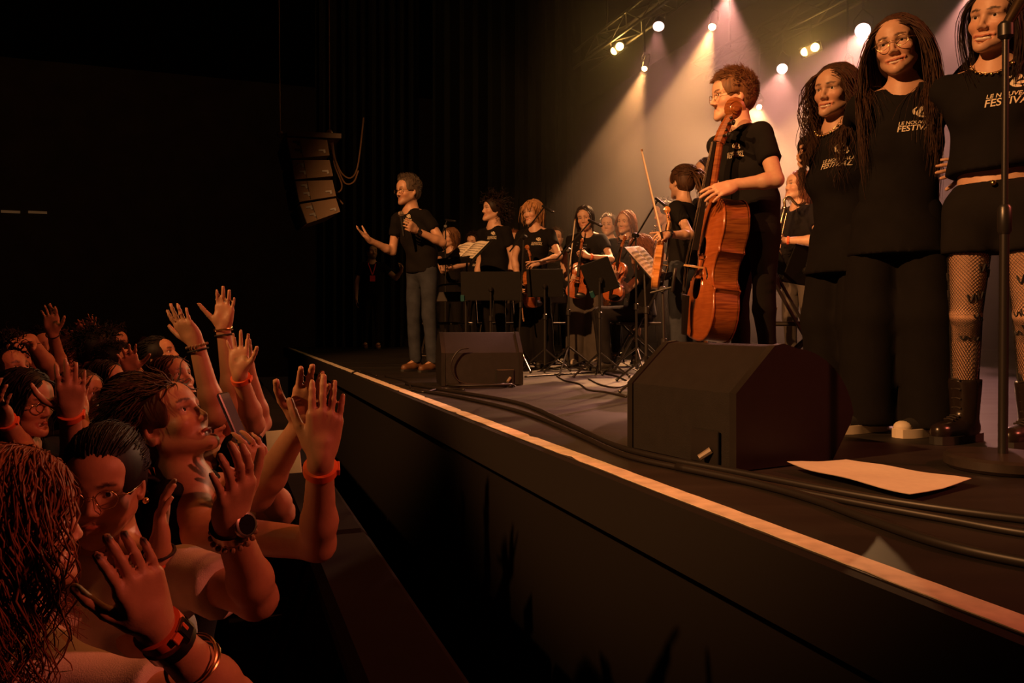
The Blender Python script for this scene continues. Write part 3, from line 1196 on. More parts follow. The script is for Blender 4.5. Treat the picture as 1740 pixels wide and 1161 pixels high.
        HV, HQ = join_quads(parts)
        new_obj('hair', HV, HQ, hm, body_o, True)
    if glasses:
        m = MB()
        gl = lambda x, y, z: H + (np.array([x, y, z]) * s) @ Rh
        gr = 0.0012 if hv < 0.005 else 0.0020
        for x in (-1, 1):
            a = np.linspace(0, 2 * np.pi, 18, endpoint=False)
            ring = np.array([gl(x * 0.033 + 0.0225 * math.cos(q), 0.099 - 0.004 * abs(math.cos(q)), -0.007 + 0.019 * math.sin(q)) for q in a])
            m.tube(ring, gr * s, 5, closed=True)
            m.tube([gl(x * 0.055, 0.096, 0.0), gl(x * 0.074, 0.075, 0.0), gl(x * 0.079, 0.0, -0.002), gl(x * 0.076, -0.02, -0.012)], gr * s, 5)
        m.tube([gl(-0.0105, 0.099, -0.003), gl(0, 0.104, 0.001), gl(0.0105, 0.099, -0.003)], gr * s, 5)
        m.build('glasses', mat('wire_gold', (0.75, 0.55, 0.30), rough=0.25, metal=1.0), root, True)
    if necklace:
        m = MB()
        a = np.linspace(math.pi * 1.0, math.pi * 2.0, 13)
        pts = np.array([nb + np.array([0, 0, 0.035]) + r * 0.072 * math.cos(q) + f * (0.055 + 0.035 * abs(math.sin(q))) + np.array([0, 0, 0.065]) * math.sin(q) for q in a])
        m.tube(pts, 0.0014, 5)
        for i in range(1, 12):
            m.ball(pts[i] + np.array([0, 0, -0.006]), 0.0048 if i % 2 else 0.0065, None, 8, 6)
        m.build('necklace', mat('gold', (0.85, 0.60, 0.28), rough=0.25, metal=1.0), root, True)
    if earring:
        for x in (-1, 1):
            m = MB()
            m.ball(H + (np.array([x * 0.083, -0.010, -0.046]) * s) @ Rh, 0.007, None, 8, 6)
            m.build('earring', mat('gold', (0.85, 0.60, 0.28), rough=0.25, metal=1.0), root, True)
    for bd in bands:
        band(bd, J, root, hands)
    return root, J, dict(H=H, R=Rh, s=s, B=B, hands=hands, hl=hl, tips=tips_all, nb=nb)


def band(bd, J, root, hands):
    """('R', kind, distance below the wrist)"""
    sd, kind, off = bd[:3]
    w, e = J['wri' + sd], J['elb' + sd]
    ax = unit(e - w)
    c = w + ax * off
    rr = (0.0285 + 0.06 * off) * (bd[3] if len(bd) > 3 else 1.0)
    m = MB()
    if kind == 'wristband':
        m.lathe(c - ax * 0.009, ax, [(rr, 0), (rr + 0.003, 0.001), (rr + 0.003, 0.017), (rr, 0.018)], 18)
        n = unit(np.cross(ax, (0, 0, 1)))
        m.box(c + n * (rr + 0.003), (0.0035, 0.013, 0.0075), np.array([n, np.cross(ax, n), ax]), 0.001)
        m.build('wristband', mat('wristband_orange', (0.85, 0.16, 0.05), rough=0.6, spec=0.3), root)
    elif kind == 'bangle':
        for k in (-1, 1):
            m.torus(c + ax * 0.004 * k, ax + 0.15 * k * unit(np.cross(ax, (1, 0, 0))), rr + 0.003, 0.0022, 22, 6)
        m.build('bangle', mat('brass', (0.78, 0.55, 0.25), rough=0.28, metal=1.0), root)
    elif kind == 'cord':
        m.torus(c, ax, rr + 0.002, 0.0032, 20, 6)
        m.build('bracelet', mat('cord_black', (0.02, 0.016, 0.014), rough=0.7), root)
    elif kind == 'beads':
        u, v = perp(ax)
        for k in range(18):
            a = 2 * math.pi * k / 18
            m.ball(c + (u * math.cos(a) + v * math.sin(a)) * (rr + 0.004), 0.0048, None, 8, 5)
        m.build('bracelet', mat('beads_brown', (0.30, 0.17, 0.09), rough=0.4), root)
    elif kind == 'watch':
        m.lathe(c - ax * 0.010, ax, [(rr, 0), (rr + 0.003, 0.001), (rr + 0.003, 0.019), (rr, 0.020)], 18)
        o = m.build('watch_strap', mat('steel', (0.55, 0.48, 0.40), rough=0.3, metal=1.0) if len(bd) > 4 and bd[4] else mat('strap_black', (0.02, 0.018, 0.016), rough=0.5), root)
        n = bd[5] if len(bd) > 5 else -unit(hands[sd]['n'] - ax * np.dot(hands[sd]['n'], ax))
        m = MB()
        m.lathe(c + n * (rr + 0.001), n, [(0.019, 0), (0.020, 0.003), (0.019, 0.008), (0.016, 0.009)], 18)
        d = m.build('watch_case', mat('steel', (0.55, 0.48, 0.40), rough=0.3, metal=1.0), root)
        m = MB()
        m.lathe(c + n * (rr + 0.010), n, [(0.0155, 0), (0.0150, 0.0008)], 18)
        m.build('watch_face', mat('watch_glass', (0.015, 0.015, 0.018), rough=0.08), d)
    elif kind == 'squarewatch':
        n = bd[5] if len(bd) > 5 else -unit(hands[sd]['n'] - ax * np.dot(hands[sd]['n'], ax))
        m.lathe(c - ax * 0.010, ax, [(rr, 0), (rr + 0.003, 0.001), (rr + 0.003, 0.019), (rr, 0.020)], 18)
        m.build('watch_strap', mat('steel', (0.55, 0.48, 0.40), rough=0.3, metal=1.0), root)
        m = MB()
        m.box(c + n * (rr + 0.005), (0.017, 0.014, 0.005), np.array([ax, np.cross(n, ax), n]), 0.003)
        d = m.build('watch_case', mat('brass', (0.78, 0.55, 0.25), rough=0.28, metal=1.0), root)
        m = MB()
        m.box(c + n * (rr + 0.0105), (0.013, 0.010, 0.0008), np.array([ax, np.cross(n, ax), n]))
        m.build('watch_face', mat('watch_glass', (0.015, 0.015, 0.018), rough=0.08), d)


def make_shoe(an, f, z0, kind, root, kn):
    f = unit(np.array([f[0], f[1], 0]))
    r = np.array([f[1], -f[0], 0])
    g = np.array([an[0], an[1], z0])
    B = np.array([r, f, [0, 0, 1.0]])
    if kind == 'boot':
        up = [cone(g + f * -0.03 + [0, 0, .05], g + f * 0.05 + [0, 0, .05], 0.040, 0.042, 0.02), cone(g + f * 0.05 + [0, 0, .05], g + f * 0.155 + [0, 0, .045], 0.042, 0.036, 0.02),
              cone(an - [0, 0, .02], an + (kn - an) * 0.40, 0.046, 0.058, 0.02, 'b')]
        ms = mat('boot_leather', (0.018, 0.012, 0.010), rough=0.28, spec=0.6, bump=0.1, bscale=60)
        sole_h, sole_m = 0.030, mat('rubber_black', (0.02, 0.018, 0.016), rough=0.6)
    else:
        up = [cone(g + f * -0.035 + [0, 0, .045], g + f * 0.04 + [0, 0, .05], 0.036, 0.040, 0.02), cone(g + f * 0.04 + [0, 0, .048], g + f * 0.15 + [0, 0, .034], 0.040, 0.032, 0.02),
              cone(g + f * -0.025 + [0, 0, .06], g + f * -0.02 + [0, 0, .095], 0.040, 0.040, 0.02, 'b')]
        ms = {'dark': mat('shoe_dark', (0.022, 0.018, 0.016), rough=0.55), 'sneaker': mat('canvas_black', (0.02, 0.018, 0.017), rough=0.8, bump=0.2),
              'brown': mat('shoe_brown', (0.16, 0.07, 0.03), rough=0.5), 'white': mat('shoe_white', (0.6, 0.55, 0.5), rough=0.6)}[kind]
        sole_h, sole_m = (0.034, mat('rubber_white', (0.72, 0.62, 0.48), rough=0.6)) if kind == 'sneaker' else (0.02, mat('rubber_black', (0.02, 0.018, 0.016), rough=0.6))
    out = [(-0.030, -0.075), (0.030, -0.075), (0.039, -0.045), (0.036, 0.03), (0.045, 0.09), (0.042, 0.14), (0.025, 0.180), (0, 0.190), (-0.025, 0.180), (-0.042, 0.14), (-0.045, 0.09), (-0.036, 0.03), (-0.039, -0.045)]
    V, Q = sdf_mesh(up + [sub(cone(g - f * .3 - [0, 0, .3], g + f * .4 - [0, 0, .3], 0.3 + sole_h * .5, 0.3 + sole_h * .5, 0.001))], 0.014)
    so = new_obj('shoe', V, Q, ms, root, True)
    m = MB()
    m.prism([g + r * x + f * y + [0, 0, 0.001] for x, y in out], (0, 0, sole_h))
    m.build('sole', sole_m, so)
    if kind in ('sneaker', 'boot'):
        n = 4 if kind == 'sneaker' else 8
        for i in range(n):
            m = MB()
            t = i / (n - 1)
            if kind == 'sneaker':
                c = g + f * (0.095 - 0.06 * t) + np.array([0, 0, 0.079 + 0.017 * t])
            else:
                c = g + (f * (0.10 - 0.06 * min(1, t * 2)) + np.array([0, 0, 0.087 + 0.02 * min(1, t * 2)]) if t < .5 else (an - g) + (kn - an) * 0.62 * (t - .5) + f * (0.052 + 0.012 * (t - .5)) + np.array([0, 0, 0.03]))
            m.tube([c - r * 0.020 + f * .004, c + np.array([0, 0, .004]), c + r * 0.020 - f * .004], 0.0036, 5)
            m.build('lace', mat('lace_white', (0.65, 0.56, 0.44), rough=0.8) if kind == 'sneaker' else mat('lace_black', (0.03, 0.022, 0.018), rough=0.5), so)
        if kind == 'sneaker':
            m = MB()
            m.ball(g + f * 0.150 + np.array([0, 0, 0.040]), (0.034, 0.036, 0.026), B, 14, 8)
            m.build('toe_cap', mat('rubber_white', (0.72, 0.62, 0.48), rough=0.6), so, True)


HAIRC = {'dark': (0.020, 0.011, 0.007), 'brown': (0.060, 0.028, 0.014), 'lightbrown': (0.16, 0.075, 0.032), 'auburn': (0.20, 0.065, 0.025),
         'blonde': (0.46, 0.24, 0.10), 'black': (0.010, 0.007, 0.006), 'grey': (0.10, 0.075, 0.055)}
SHIRTC = {'black': (0.010, 0.0088, 0.0082), 'white': (0.72, 0.62, 0.52), 'navy': (0.015, 0.018, 0.03), 'darkgrey': (0.035, 0.03, 0.028), 'rust': (0.10, 0.03, 0.015)}


# ------------------------------------------------------------------ the hall and the stage
BLACK = mat('black_paint', (0.012, 0.010, 0.009), rough=0.55, noise=0.2, scale=6)
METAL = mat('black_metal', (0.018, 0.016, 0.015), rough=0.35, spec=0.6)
CHROME = mat('chrome', (0.30, 0.26, 0.21), rough=0.32, metal=1.0)
ALU = mat('truss_aluminium', (0.045, 0.036, 0.03), rough=0.55, metal=0.5)
PAPER = mat('paper', (0.80, 0.72, 0.58), rough=0.8, noise=0.05, scale=40)
CABLE = mat('cable_rubber', (0.016, 0.013, 0.012), rough=0.45, spec=0.5)
FB = np.array([[ES[0], ES[1], 0], [EN[0], EN[1], 0], [0, 0, 1.0]])      # box axes along the stage


def slab(name, s0, s1, d0, d1, z0, z1, m, kind='structure'):
    b = MB()
    b.box(S((s0 + s1) / 2, (d0 + d1) / 2, (z0 + z1) / 2), ((s1 - s0) / 2, (d1 - d0) / 2, (z1 - z0) / 2), FB)
    return tag(b.build(name, m, None), kind=kind)


def floor_mat():
    m = bpy.data.materials.new('stage_lino')
    m.use_nodes = True
    nt = m.node_tree
    b = nt.nodes['Principled BSDF']
    tc = nt.nodes.new('ShaderNodeTexCoord')
    mp = nt.nodes.new('ShaderNodeMapping')
    mp.inputs['Rotation'].default_value = (0, 0, 1.95)
    mp.inputs['Scale'].default_value = (0.35, 3.0, 1)
    nt.links.new(tc.outputs['Object'], mp.inputs['Vector'])
    n = nt.nodes.new('ShaderNodeTexNoise')
    n.inputs['Scale'].default_value = 2.2
    n.inputs['Detail'].default_value = 7
    nt.links.new(mp.outputs['Vector'], n.inputs['Vector'])
    cr = nt.nodes.new('ShaderNodeValToRGB')
    cr.color_ramp.elements[0].position, cr.color_ramp.elements[0].color = 0.30, (0.010, 0.0082, 0.0072, 1)
    cr.color_ramp.elements[1].position, cr.color_ramp.elements[1].color = 0.78, (0.026, 0.020, 0.016, 1)
    nt.links.new(n.outputs['Fac'], cr.inputs['Fac'])
    nt.links.new(cr.outputs['Color'], b.inputs['Base Color'])
    r = nt.nodes.new('ShaderNodeMapRange')
    r.inputs['To Min'].default_value, r.inputs['To Max'].default_value = 0.42, 0.70
    nt.links.new(n.outputs['Fac'], r.inputs['Value'])
    nt.links.new(r.outputs['Result'], b.inputs['Roughness'])
    bp = nt.nodes.new('ShaderNodeBump')
    bp.inputs['Strength'].default_value = 0.12
    bp.inputs['Distance'].default_value = 0.01
    nt.links.new(n.outputs['Fac'], bp.inputs['Height'])
    nt.links.new(bp.outputs['Normal'], b.inputs['Normal'])
    return m


WALLM = mat('hall_wall', (0.030, 0.020, 0.014), rough=0.9, noise=0.3, scale=1.5)
CURT = mat('stage_curtain', (0.010, 0.0088, 0.008), rough=0.95, noise=0.25, scale=3)
SMAX = 14.3
slab('floor', -6, 26, -16, 0.0, -0.12, 0.0, mat('hall_floor', (0.02, 0.016, 0.014), rough=0.6, noise=0.3, scale=2))
slab('ceiling', -6.2, 26.2, -16.2, 11.2, 9.5, 9.7, mat('hall_ceiling', (0.012, 0.010, 0.009), rough=0.9))
slab('wall_back', -6.2, 26.2, 11.0, 11.2, 0, 9.5, CURT)
slab('wall_left', -6.2, 26.2, -16.2, -16.0, 0, 9.5, WALLM)
slab('wall_far', 26.0, 26.2, -16, 11, 0, 9.5, WALLM)
slab('wall_near', -6.2, -6.0, -16, 11, 0, 9.5, WALLM)
stg = slab('floor_stage', -6, SMAX, 0, 11, STAGE_Z - 0.06, STAGE_Z, floor_mat())
slab('wall_stage_front', -6, SMAX, 0.05, 0.15, 0, STAGE_Z - 0.06, mat('fascia_cloth', (0.011, 0.0095, 0.009), rough=0.95, spec=0.1))
slab('wall_stage_end', SMAX - 0.1, SMAX, 0.15, 11, 0, STAGE_Z - 0.06, BLACK)
slab('trim_1', -6, SMAX, -0.03, 0.0, STAGE_Z - 0.16, STAGE_Z - 0.002, mat('edge_board', (0.014, 0.012, 0.011), rough=0.8, spec=0.2))

# side curtain legs in the wings at the far end of the stage (folded black cloth)
for i, (s_, d0_, d1_) in enumerate([(13.6, 2.6, 5.6), (13.95, 0.5, 2.4)]):
    n_ = 44
    b = MB()
    top, bot = [], []
    for k in range(n_):
        d_ = d0_ + (d1_ - d0_) * k / (n_ - 1)
        w_ = 0.07 * math.sin(k * 1.55) + 0.03 * math.sin(k * 0.7)
        top.append(S(s_ + w_, d_, 8.8))
        bot.append(S(s_ + w_, d_, STAGE_Z))
    vs = np.concatenate([bot, top, np.array(bot) + S(.03, 0, 0) - S(0, 0, 0), np.array(top) + S(.03, 0, 0) - S(0, 0, 0)])
    fs = []
    for k in range(n_ - 1):
        fs += [(k, k + 1, n_ + k + 1, n_ + k), (2 * n_ + k, 3 * n_ + k, 3 * n_ + k + 1, 2 * n_ + k + 1)]
    fs += [(0, n_, 3 * n_, 2 * n_), (n_ - 1, 3 * n_ - 1, 4 * n_ - 1, 2 * n_ - 1)]
    b.add(vs, fs)
    tag(b.build('stage_curtain', CURT, None), ['folded black stage curtain behind the man with a red lanyard', 'folded black stage curtain at the far corner of the stage'][i], 'curtain')

# worn white tape along the edge of the stage
rg = np.random.default_rng(3)
ns = 420
sv = np.linspace(-5.9, SMAX - 0.05, ns)
wear = rg.random(ns)
lo = 0.004 + 0.006 * np.abs(np.sin(sv * 3)) * rg.random(ns) + np.where(wear > 0.95, 0.012, 0)
hi = 0.070 - 0.003 * rg.random(ns) - np.where(wear < 0.04, 0.012, 0)
b = MB()
vs = np.concatenate([[S(s_, d_, STAGE_Z + 0.0022) for s_, d_ in zip(sv, lo)], [S(s_, d_, STAGE_Z + 0.0022) for s_, d_ in zip(sv, hi)],
                     [S(s_, d_, STAGE_Z + 0.0002) for s_, d_ in zip(sv, lo)], [S(s_, d_, STAGE_Z + 0.0002) for s_, d_ in zip(sv, hi)]])
fs = []
for k in range(ns - 1):
    fs += [(k, k + 1, ns + k + 1, ns + k), (2 * ns + k, 2 * ns + k + 1, k + 1, k), (ns + k, ns + k + 1, 3 * ns + k + 1, 3 * ns + k)]
b.add(vs, fs)
tag(b.build('trim_2', mat('edge_tape', (0.82, 0.70, 0.55), rough=0.7, noise=0.25, scale=18), None, False), kind='structure')

# crowd barrier along the front row
ROOT = empty('crowd_barrier', S(3, -0.80, 0))
tag(ROOT, 'black crowd barrier with a cloth covered top rail along the front row', 'barrier')
BARM = mat('barrier_cloth', (0.011, 0.0095, 0.009), spec=0.1, rough=0.95, noise=0.2, scale=5)
for i in range(9):
    s0 = -3.2 + i * 1.22
    b = MB()
    b.box(S(s0 + 0.6, -0.66, 0.52), (0.595, 0.02, 0.52), FB, 0.008)
    b.build('panel', mat('barrier_panel', (0.014, 0.011, 0.010), rough=0.6), ROOT)
    b = MB()
    b.box(S(s0 + 0.6, -0.745, 1.065), (0.602, 0.10, 0.035), FB, 0.02)
    b.build('top_rail', BARM, ROOT)
    for q in (0.15, 1.05):
        b = MB()
        b.rod(S(s0 + q, -0.66, 0.05), S(s0 + q, -0.95, 0.02), 0.02)
        b.rod(S(s0 + q, -0.66, 0.75), S(s0 + q, -0.93, 0.02), 0.016)
        b.build('brace', METAL, ROOT)


# ------------------------------------------------------------------ stage monitors
def wedge(label, A, Bp, depth, hl=0.235, ht=0.375, mirror=False):
    """A, Bp: ends of the low rear edge on the floor; the speaker baffle looks away from them"""
    A, Bp = np.array(A, float), np.array(Bp, float)
    w = unit(Bp - A)
    L = np.linalg.norm(Bp - A)
    f = np.array([-w[1], w[0], 0])
    root = empty('stage_monitor', (A + Bp) / 2 + f * depth / 2)
    tag(root, label, 'speaker', 'stage monitors')
    up = np.array([0, 0, 1.0])
    prof = [(0, 0.004), (0, hl), (0.16, ht), (0.20, ht + 0.006), (0.26, ht - 0.01)]
    n = 9
    for k in range(n):
        t = k / (n - 1)
        a = 0.30 + 0.95 * t
        prof.append((0.26 + (depth + 0.10 - 0.26) * math.sin(t * 1.35) / math.sin(1.35), ht - 0.01 - (ht - 0.16) * t ** 1.7))
    prof += [(depth + 0.085, 0.115), (depth, 0.004)]
    body = MB()
    ins = 0.028
    body.prism([A + w * ins + f * (x * 0.985 + 0.006) + up * (y * 0.985 + 0.002) for x, y in prof], w * (L - 2 * ins))
    body.build('cabinet', mat('monitor_paint', (0.016, 0.0135, 0.012), spec=0.3, rough=0.7, bump=0.5, bscale=500, noise=0.15, scale=25), root)
    for e0 in (0, L - ins):
        m = MB()
        m.prism([A + w * e0 + f * x + up * y for x, y in prof], w * ins)
        o = m.build('side_panel', mat('monitor_side', (0.016, 0.0135, 0.012), spec=0.3, rough=0.5, noise=0.15, scale=25), root)
    # grille on the sloping baffle
    m = MB()
    q = prof[5:14]
    for (x0, y0), (x1, y1) in zip(q[:-1], q[1:]):
        nrm = unit(np.array([y0 - y1, x1 - x0]))
        m.prism([A + w * 0.05 + f * (x + nrm[0] * e) + up * (y + nrm[1] * e) for x, y, e in ((x0, y0, 0.0), (x1, y1, 0.0), (x1, y1, 0.006), (x0, y0, 0.006))], w * (L - 0.10))
    m.build('grille', mat('grille_metal', (0.012, 0.011, 0.010), rough=0.5, metal=0.4, bump=0.8, bscale=700), root)
    # dark plate put where shade fills the connector recess, with a plug
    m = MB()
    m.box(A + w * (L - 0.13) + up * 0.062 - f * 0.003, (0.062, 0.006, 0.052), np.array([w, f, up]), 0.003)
    o = m.build('recess_shade_plate', METAL, root)
    m = MB()
    m.rod(A + w * (L - 0.095) + up * 0.055 - f * 0.01, A + w * (L - 0.12) + up * 0.03 - f * 0.035, 0.011, 0.010)
    m.build('plug', mat('plug_grey', (0.25, 0.20, 0.15), rough=0.4), o)
    return root


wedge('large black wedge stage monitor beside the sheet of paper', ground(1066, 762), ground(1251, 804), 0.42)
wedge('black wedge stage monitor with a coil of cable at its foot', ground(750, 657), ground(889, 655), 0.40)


# ------------------------------------------------------------------ cables on the floor
def smooth_path(pts, n=8):
    p = np.array(pts, float)
    q = np.concatenate([[2 * p[0] - p[1]], p, [2 * p[-1] - p[-2]]])
    out = []
    for i in range(1, len(q) - 2):
        for k in range(n):
            t = k / n
            out.append(0.5 * ((2 * q[i]) + (-q[i - 1] + q[i + 1]) * t + (2 * q[i - 1] - 5 * q[i] + 4 * q[i + 1] - q[i + 2]) * t * t + (-q[i - 1] + 3 * q[i] - 3 * q[i + 1] + q[i + 2]) * t ** 3))
    out.append(q[-2])
    return np.array(out)


def cable(label, pix, r=0.007, lift=0.0, m=None, group='cables on the stage floor'):
    pts = [ground(x, y, STAGE_Z) + np.array([0, 0, r + lift]) for x, y in pix]
    b = MB()
    b.tube(smooth_path(pts), r, 7)
    return tag(b.build('floor_cable', m or CABLE, None, True), label, 'cable', group)


cable('thick black cable running under the sheet of paper to the large monitor', [(690, 655), (770, 668), (880, 688), (960, 722), (1040, 760), (1130, 785), (1240, 806), (1400, 838), (1560, 866), (1760, 893), (2100, 930), (2700, 985)], 0.011)
cable('black cable running close in front of the large monitor', [(700, 664), (790, 680), (890, 705), (980, 742), (1060, 778), (1180, 806), (1310, 832), (1460, 862), (1600, 888), (1760, 917), (2100, 962), (2700, 1030)], 0.010)
cable('black cable nearest to the white stage edge', [(1150, 800), (1280, 828), (1380, 856), (1480, 893), (1600, 934), (1760, 970), (2100, 1030), (2700, 1120)], 0.012)
cable('thin cable lying over the white stage edge', [(640, 640), (618, 633), (604, 633), (597, 636)], 0.007)
cable('thin cable looping beside the far monitor toward the stage edge', [(655, 641), (690, 650), (700, 662), (720, 668), (752, 662), (790, 664)], 0.007)
cable('long cable reaching from the far monitor to the music stands', [(892, 642), (930, 639), (980, 636), (1010, 634), (1045, 640), (1064, 648)], 0.007)
cable('winding thin cable between the two monitors', [(946, 640), (960, 648), (985, 654), (1000, 664), (1030, 668), (1064, 676)], 0.006)
cable('thin cable tangled under the middle music stand', [(1000, 645), (1020, 655), (1046, 660), (1066, 655)], 0.006)
cable('thin cable crossing the floor beside the pale scuff', [(900, 628), (920, 624), (945, 629), (975, 626), (1000, 630), (1040, 627)], 0.006)
# coil of cable in front of the far monitor
b = MB()
rg = np.random.default_rng(8)
pts = []
c0 = ground(818, 658)
for k in range(110):
    a = k * 0.26
    rx = 0.20 + 0.035 * math.sin(k * 0.21)
    ry = 0.10 + 0.02 * math.cos(k * 0.17)
    pts.append(c0 + np.array([rx * math.cos(a), ry * math.sin(a) - 0.03, 0.009 + 0.018 * (k % 24) / 24]))
b.tube(smooth_path(pts, 2), 0.006, 6)
rt = ground(772, 657)
b.tube(smooth_path([rt + [0.12, 0, .01], rt + [0.02, -.02, .05], rt + [-0.02, -.03, .16], rt + [0.03, -.02, .25], rt + [0.10, .0, .27]]), 0.006, 6)
tag(b.build('cable_coil', CABLE, None, True), 'coiled black cable at the foot of the far monitor', 'cable')

# sheet of paper on the floor, folded once across
b = MB()
nu, nv = 17, 9
cs = [ground(1336, 801), ground(1651, 828), ground(1545, 856), ground(1388, 826)]
cs = [ground(1438, 793.5), ground(1651, 828), ground(1545, 856), ground(1336, 801.5)]
vs = []
for j in range(nv):
    for i in range(nu):
        u, v = i / (nu - 1), j / (nv - 1)
        q = (cs[0] * (1 - u) + cs[1] * u) * (1 - v) + (cs[3] * (1 - u) + cs[2] * u) * v
        z = 0.004 + 0.010 * abs(v - 0.45) + 0.004 * math.sin(5 * u + 2 * v) ** 2 + 0.014 * max(0, 0.2 - u) * (1 + v)
        if u > 0.97 or u < 0.03:
            q = q + (cs[3] - cs[0]) * 0.012 * math.sin(v * 23)
        vs.append(q + np.array([0, 0, z + 0.012]))
nn = len(vs)
vs = np.concatenate([vs, np.array(vs) - [0, 0, 0.0012]])
fs = []
for j in range(nv - 1):
    for i in range(nu - 1):
        a = j * nu + i
        fs += [(a, a + 1, a + nu + 1, a + nu), (nn + a, nn + a + nu, nn + a + nu + 1, nn + a + 1)]
b.add(vs, fs)
tag(b.build('paper_sheet', PAPER, None, True), 'creased white sheet of paper lying on the stage floor', 'paper')


# ------------------------------------------------------------------ stands
def tripod(root, base, r=0.27, hub=0.20, yaw=0.3, m=None, leg_r=0.009):
    for k in range(3):
        a = yaw + k * 2 * math.pi / 3
        b = MB()
        foot = base + np.array([r * math.cos(a), r * math.sin(a), 0.012])
        b.rod(base + [0, 0, hub], foot, leg_r, leg_r * 0.9, 7)
        b.ball(foot, 0.013, None, 8, 5)
        b.rod(base + [0, 0, 0.06], base + [0.5 * r * math.cos(a), 0.5 * r * math.sin(a), hub * 0.52], 0.005, None, 6)
        b.build('leg', m or METAL, root)


def music_stand(label, px, py, Y, yaw, tilt=35, sheet=False, w=0.50, h=0.34, z0=STAGE_Z, roll=0.0, clip=False):
    c = P(px, py, Y)
    base = np.array([c[0], c[1], z0])
    root = empty('music_stand', base)
    tag(root, label, 'music stand', 'music stands among the players')
    B = frame(yaw, -tilt, roll)           # forward = out of the back of the desk
    r, f, u = B
    b = MB()
    b.rod(base + [0, 0, 0.05], base + [0, 0, 0.62 * (c[2] - z0)], 0.014, None, 10)
    b.rod(base + [0, 0, 0.5 * (c[2] - z0)], c - f * -0.02 - [0, 0, 0.03], 0.010, None, 10)
    b.lathe(base + [0, 0, 0.58 * (c[2] - z0)], (0, 0, 1), [(0.016, 0), (0.021, 0.005), (0.021, 0.05), (0.016, 0.055)], 10)
    b.build('shaft', METAL, root)
    b = MB()
    b.box(c, (w / 2, 0.005, h / 2), B, 0.003)
    b.box(c - u * h / 2 - f * 0.028, (w / 2, 0.030, 0.004), B)
    b.box(c - u * (h / 2 - 0.01) - f * 0.056, (w / 2, 0.003, 0.013), B)
    b.build('desk', mat('stand_desk', (0.013, 0.012, 0.011), spec=0.3, rough=0.6, noise=0.1), root)
    b = MB()
    b.lathe(c + f * 0.006 - u * 0.03, f, [(0.024, 0), (0.024, 0.02), (0.014, 0.034), (0.010, 0.05)], 12)
    b.build('clamp_knob', METAL, root)
    tripod(root, base, 0.26, 0.20, yaw * 0.03)
    if sheet:
        sp = MB()
        for sgn in (-1, 1):
            n = 7
            q = []
            for j in range(2):
                for i in range(n):
                    x = sgn * (i / (n - 1)) * 0.225
                    e = 0.014 + 0.022 * math.sin(math.pi * min(1, i / (n - 1) * 1.2)) * (1 - 0.3 * j)
                    q.append(c + r * x - f * e + u * (-h / 2 + 0.008 + j * 0.305))
            a0 = len(q)
            q += [v + f * 0.003 for v in q]
            fs = []
            for i in range(n - 1):
                fs += [(i, i + 1, n + i + 1, n + i), (a0 + i, a0 + n + i, a0 + n + i + 1, a0 + i + 1)]
            fs += [tuple(list(range(n)) + list(range(a0 + n - 1, a0 - 1, -1))), tuple(list(range(n, 2 * n)) + list(range(a0 + 2 * n - 1, a0 + n - 1, -1)))]
            sp.add(q, fs)
        so = sp.build('score', PAPER, None, 'auto')
        tag(so, sheet, 'sheet music')
        # printed staves
        st = MB()
        for sgn in (-1, 1):
            for k in range(7):
                for l in range(5):
                    zz = -h / 2 + 0.035 + k * 0.037 + l * 0.004
                    j = (zz + h / 2) / 0.305
                    p2 = []
                    for i in range(7):
                        x = sgn * (0.08 + 0.84 * i / 6) * 0.225
                        e = 0.0146 + 0.022 * math.sin(math.pi * min(1, (0.08 + 0.84 * i / 6) * 1.2)) * (1 - 0.3 * j)
                        p2.append(c + r * x - f * e + u * zz)
                    st.tube(p2, 0.0006, 3)
        o = st.build('printed_staves', mat('ink', (0.02, 0.017, 0.015), rough=0.9), so, False)
    if clip:
        b = MB()
        for q in clip:
            b.box(c + r * q * w / 2 - u * (h / 2 - 0.02) + f * 0.005, (0.018, 0.016, 0.030), B, 0.004)
        b.build('clip', mat('clip_teal', (0.015, 0.09, 0.10), rough=0.5), root)
    return root


def mic_model(m, p, d, r=0.011, l=0.15):
    """a slim stage microphone: body, neck and grille head"""
    d = unit(d)
    m.lathe(p, d, [(0.007, 0), (r, 0.008), (r, l * 0.62), (r * 1.05, l * 0.66), (r * 1.05, l * 0.96), (r * 0.7, l)], 12)


def boom_stand(label, base, top, bend, tip, mic_dir=None, z0=STAGE_Z, fan=0.3):
    """shaft from the floor to `bend`, boom from `top` (its counter end) through bend to `tip`"""
    base = np.array([base[0], base[1], z0])
    root = empty('microphone_stand', base)
    tag(root, label, 'microphone stand', 'boom microphone stands')
    b = MB()
    b.rod(base + [0, 0, 0.05], (base + bend) / 2, 0.011, None, 9)
    b.rod((base + bend) / 2, bend, 0.008, None, 9)
    b.lathe((base + bend) / 2 - [0, 0, .03], (0, 0, 1), [(0.013, 0), (0.018, 0.006), (0.018, 0.05), (0.013, 0.056)], 10)
    b.build('shaft', METAL, root)
    b = MB()
    b.rod(top, tip, 0.007, None, 8)
    b.lathe(bend - unit(np.cross(tip - top, (0, 0, 1))) * 0.03, np.cross(tip - top, (0, 0, 1)), [(0.018, 0), (0.022, 0.01), (0.022, 0.05), (0.016, 0.06)], 10)
    b.build('boom', METAL, root)
    tripod(root, base, 0.30, 0.24, fan)
    d = unit(mic_dir if mic_dir is not None else tip - top)
    mr = MB()
    mic_model(mr, tip - d * 0.03, d)
    mo = mr.build('microphone', mat('mic_black', (0.02, 0.018, 0.017), rough=0.4, metal=0.3), None)
    tag(mo, 'slim black microphone on the ' + label, 'microphone', 'boom microphones')
    return root


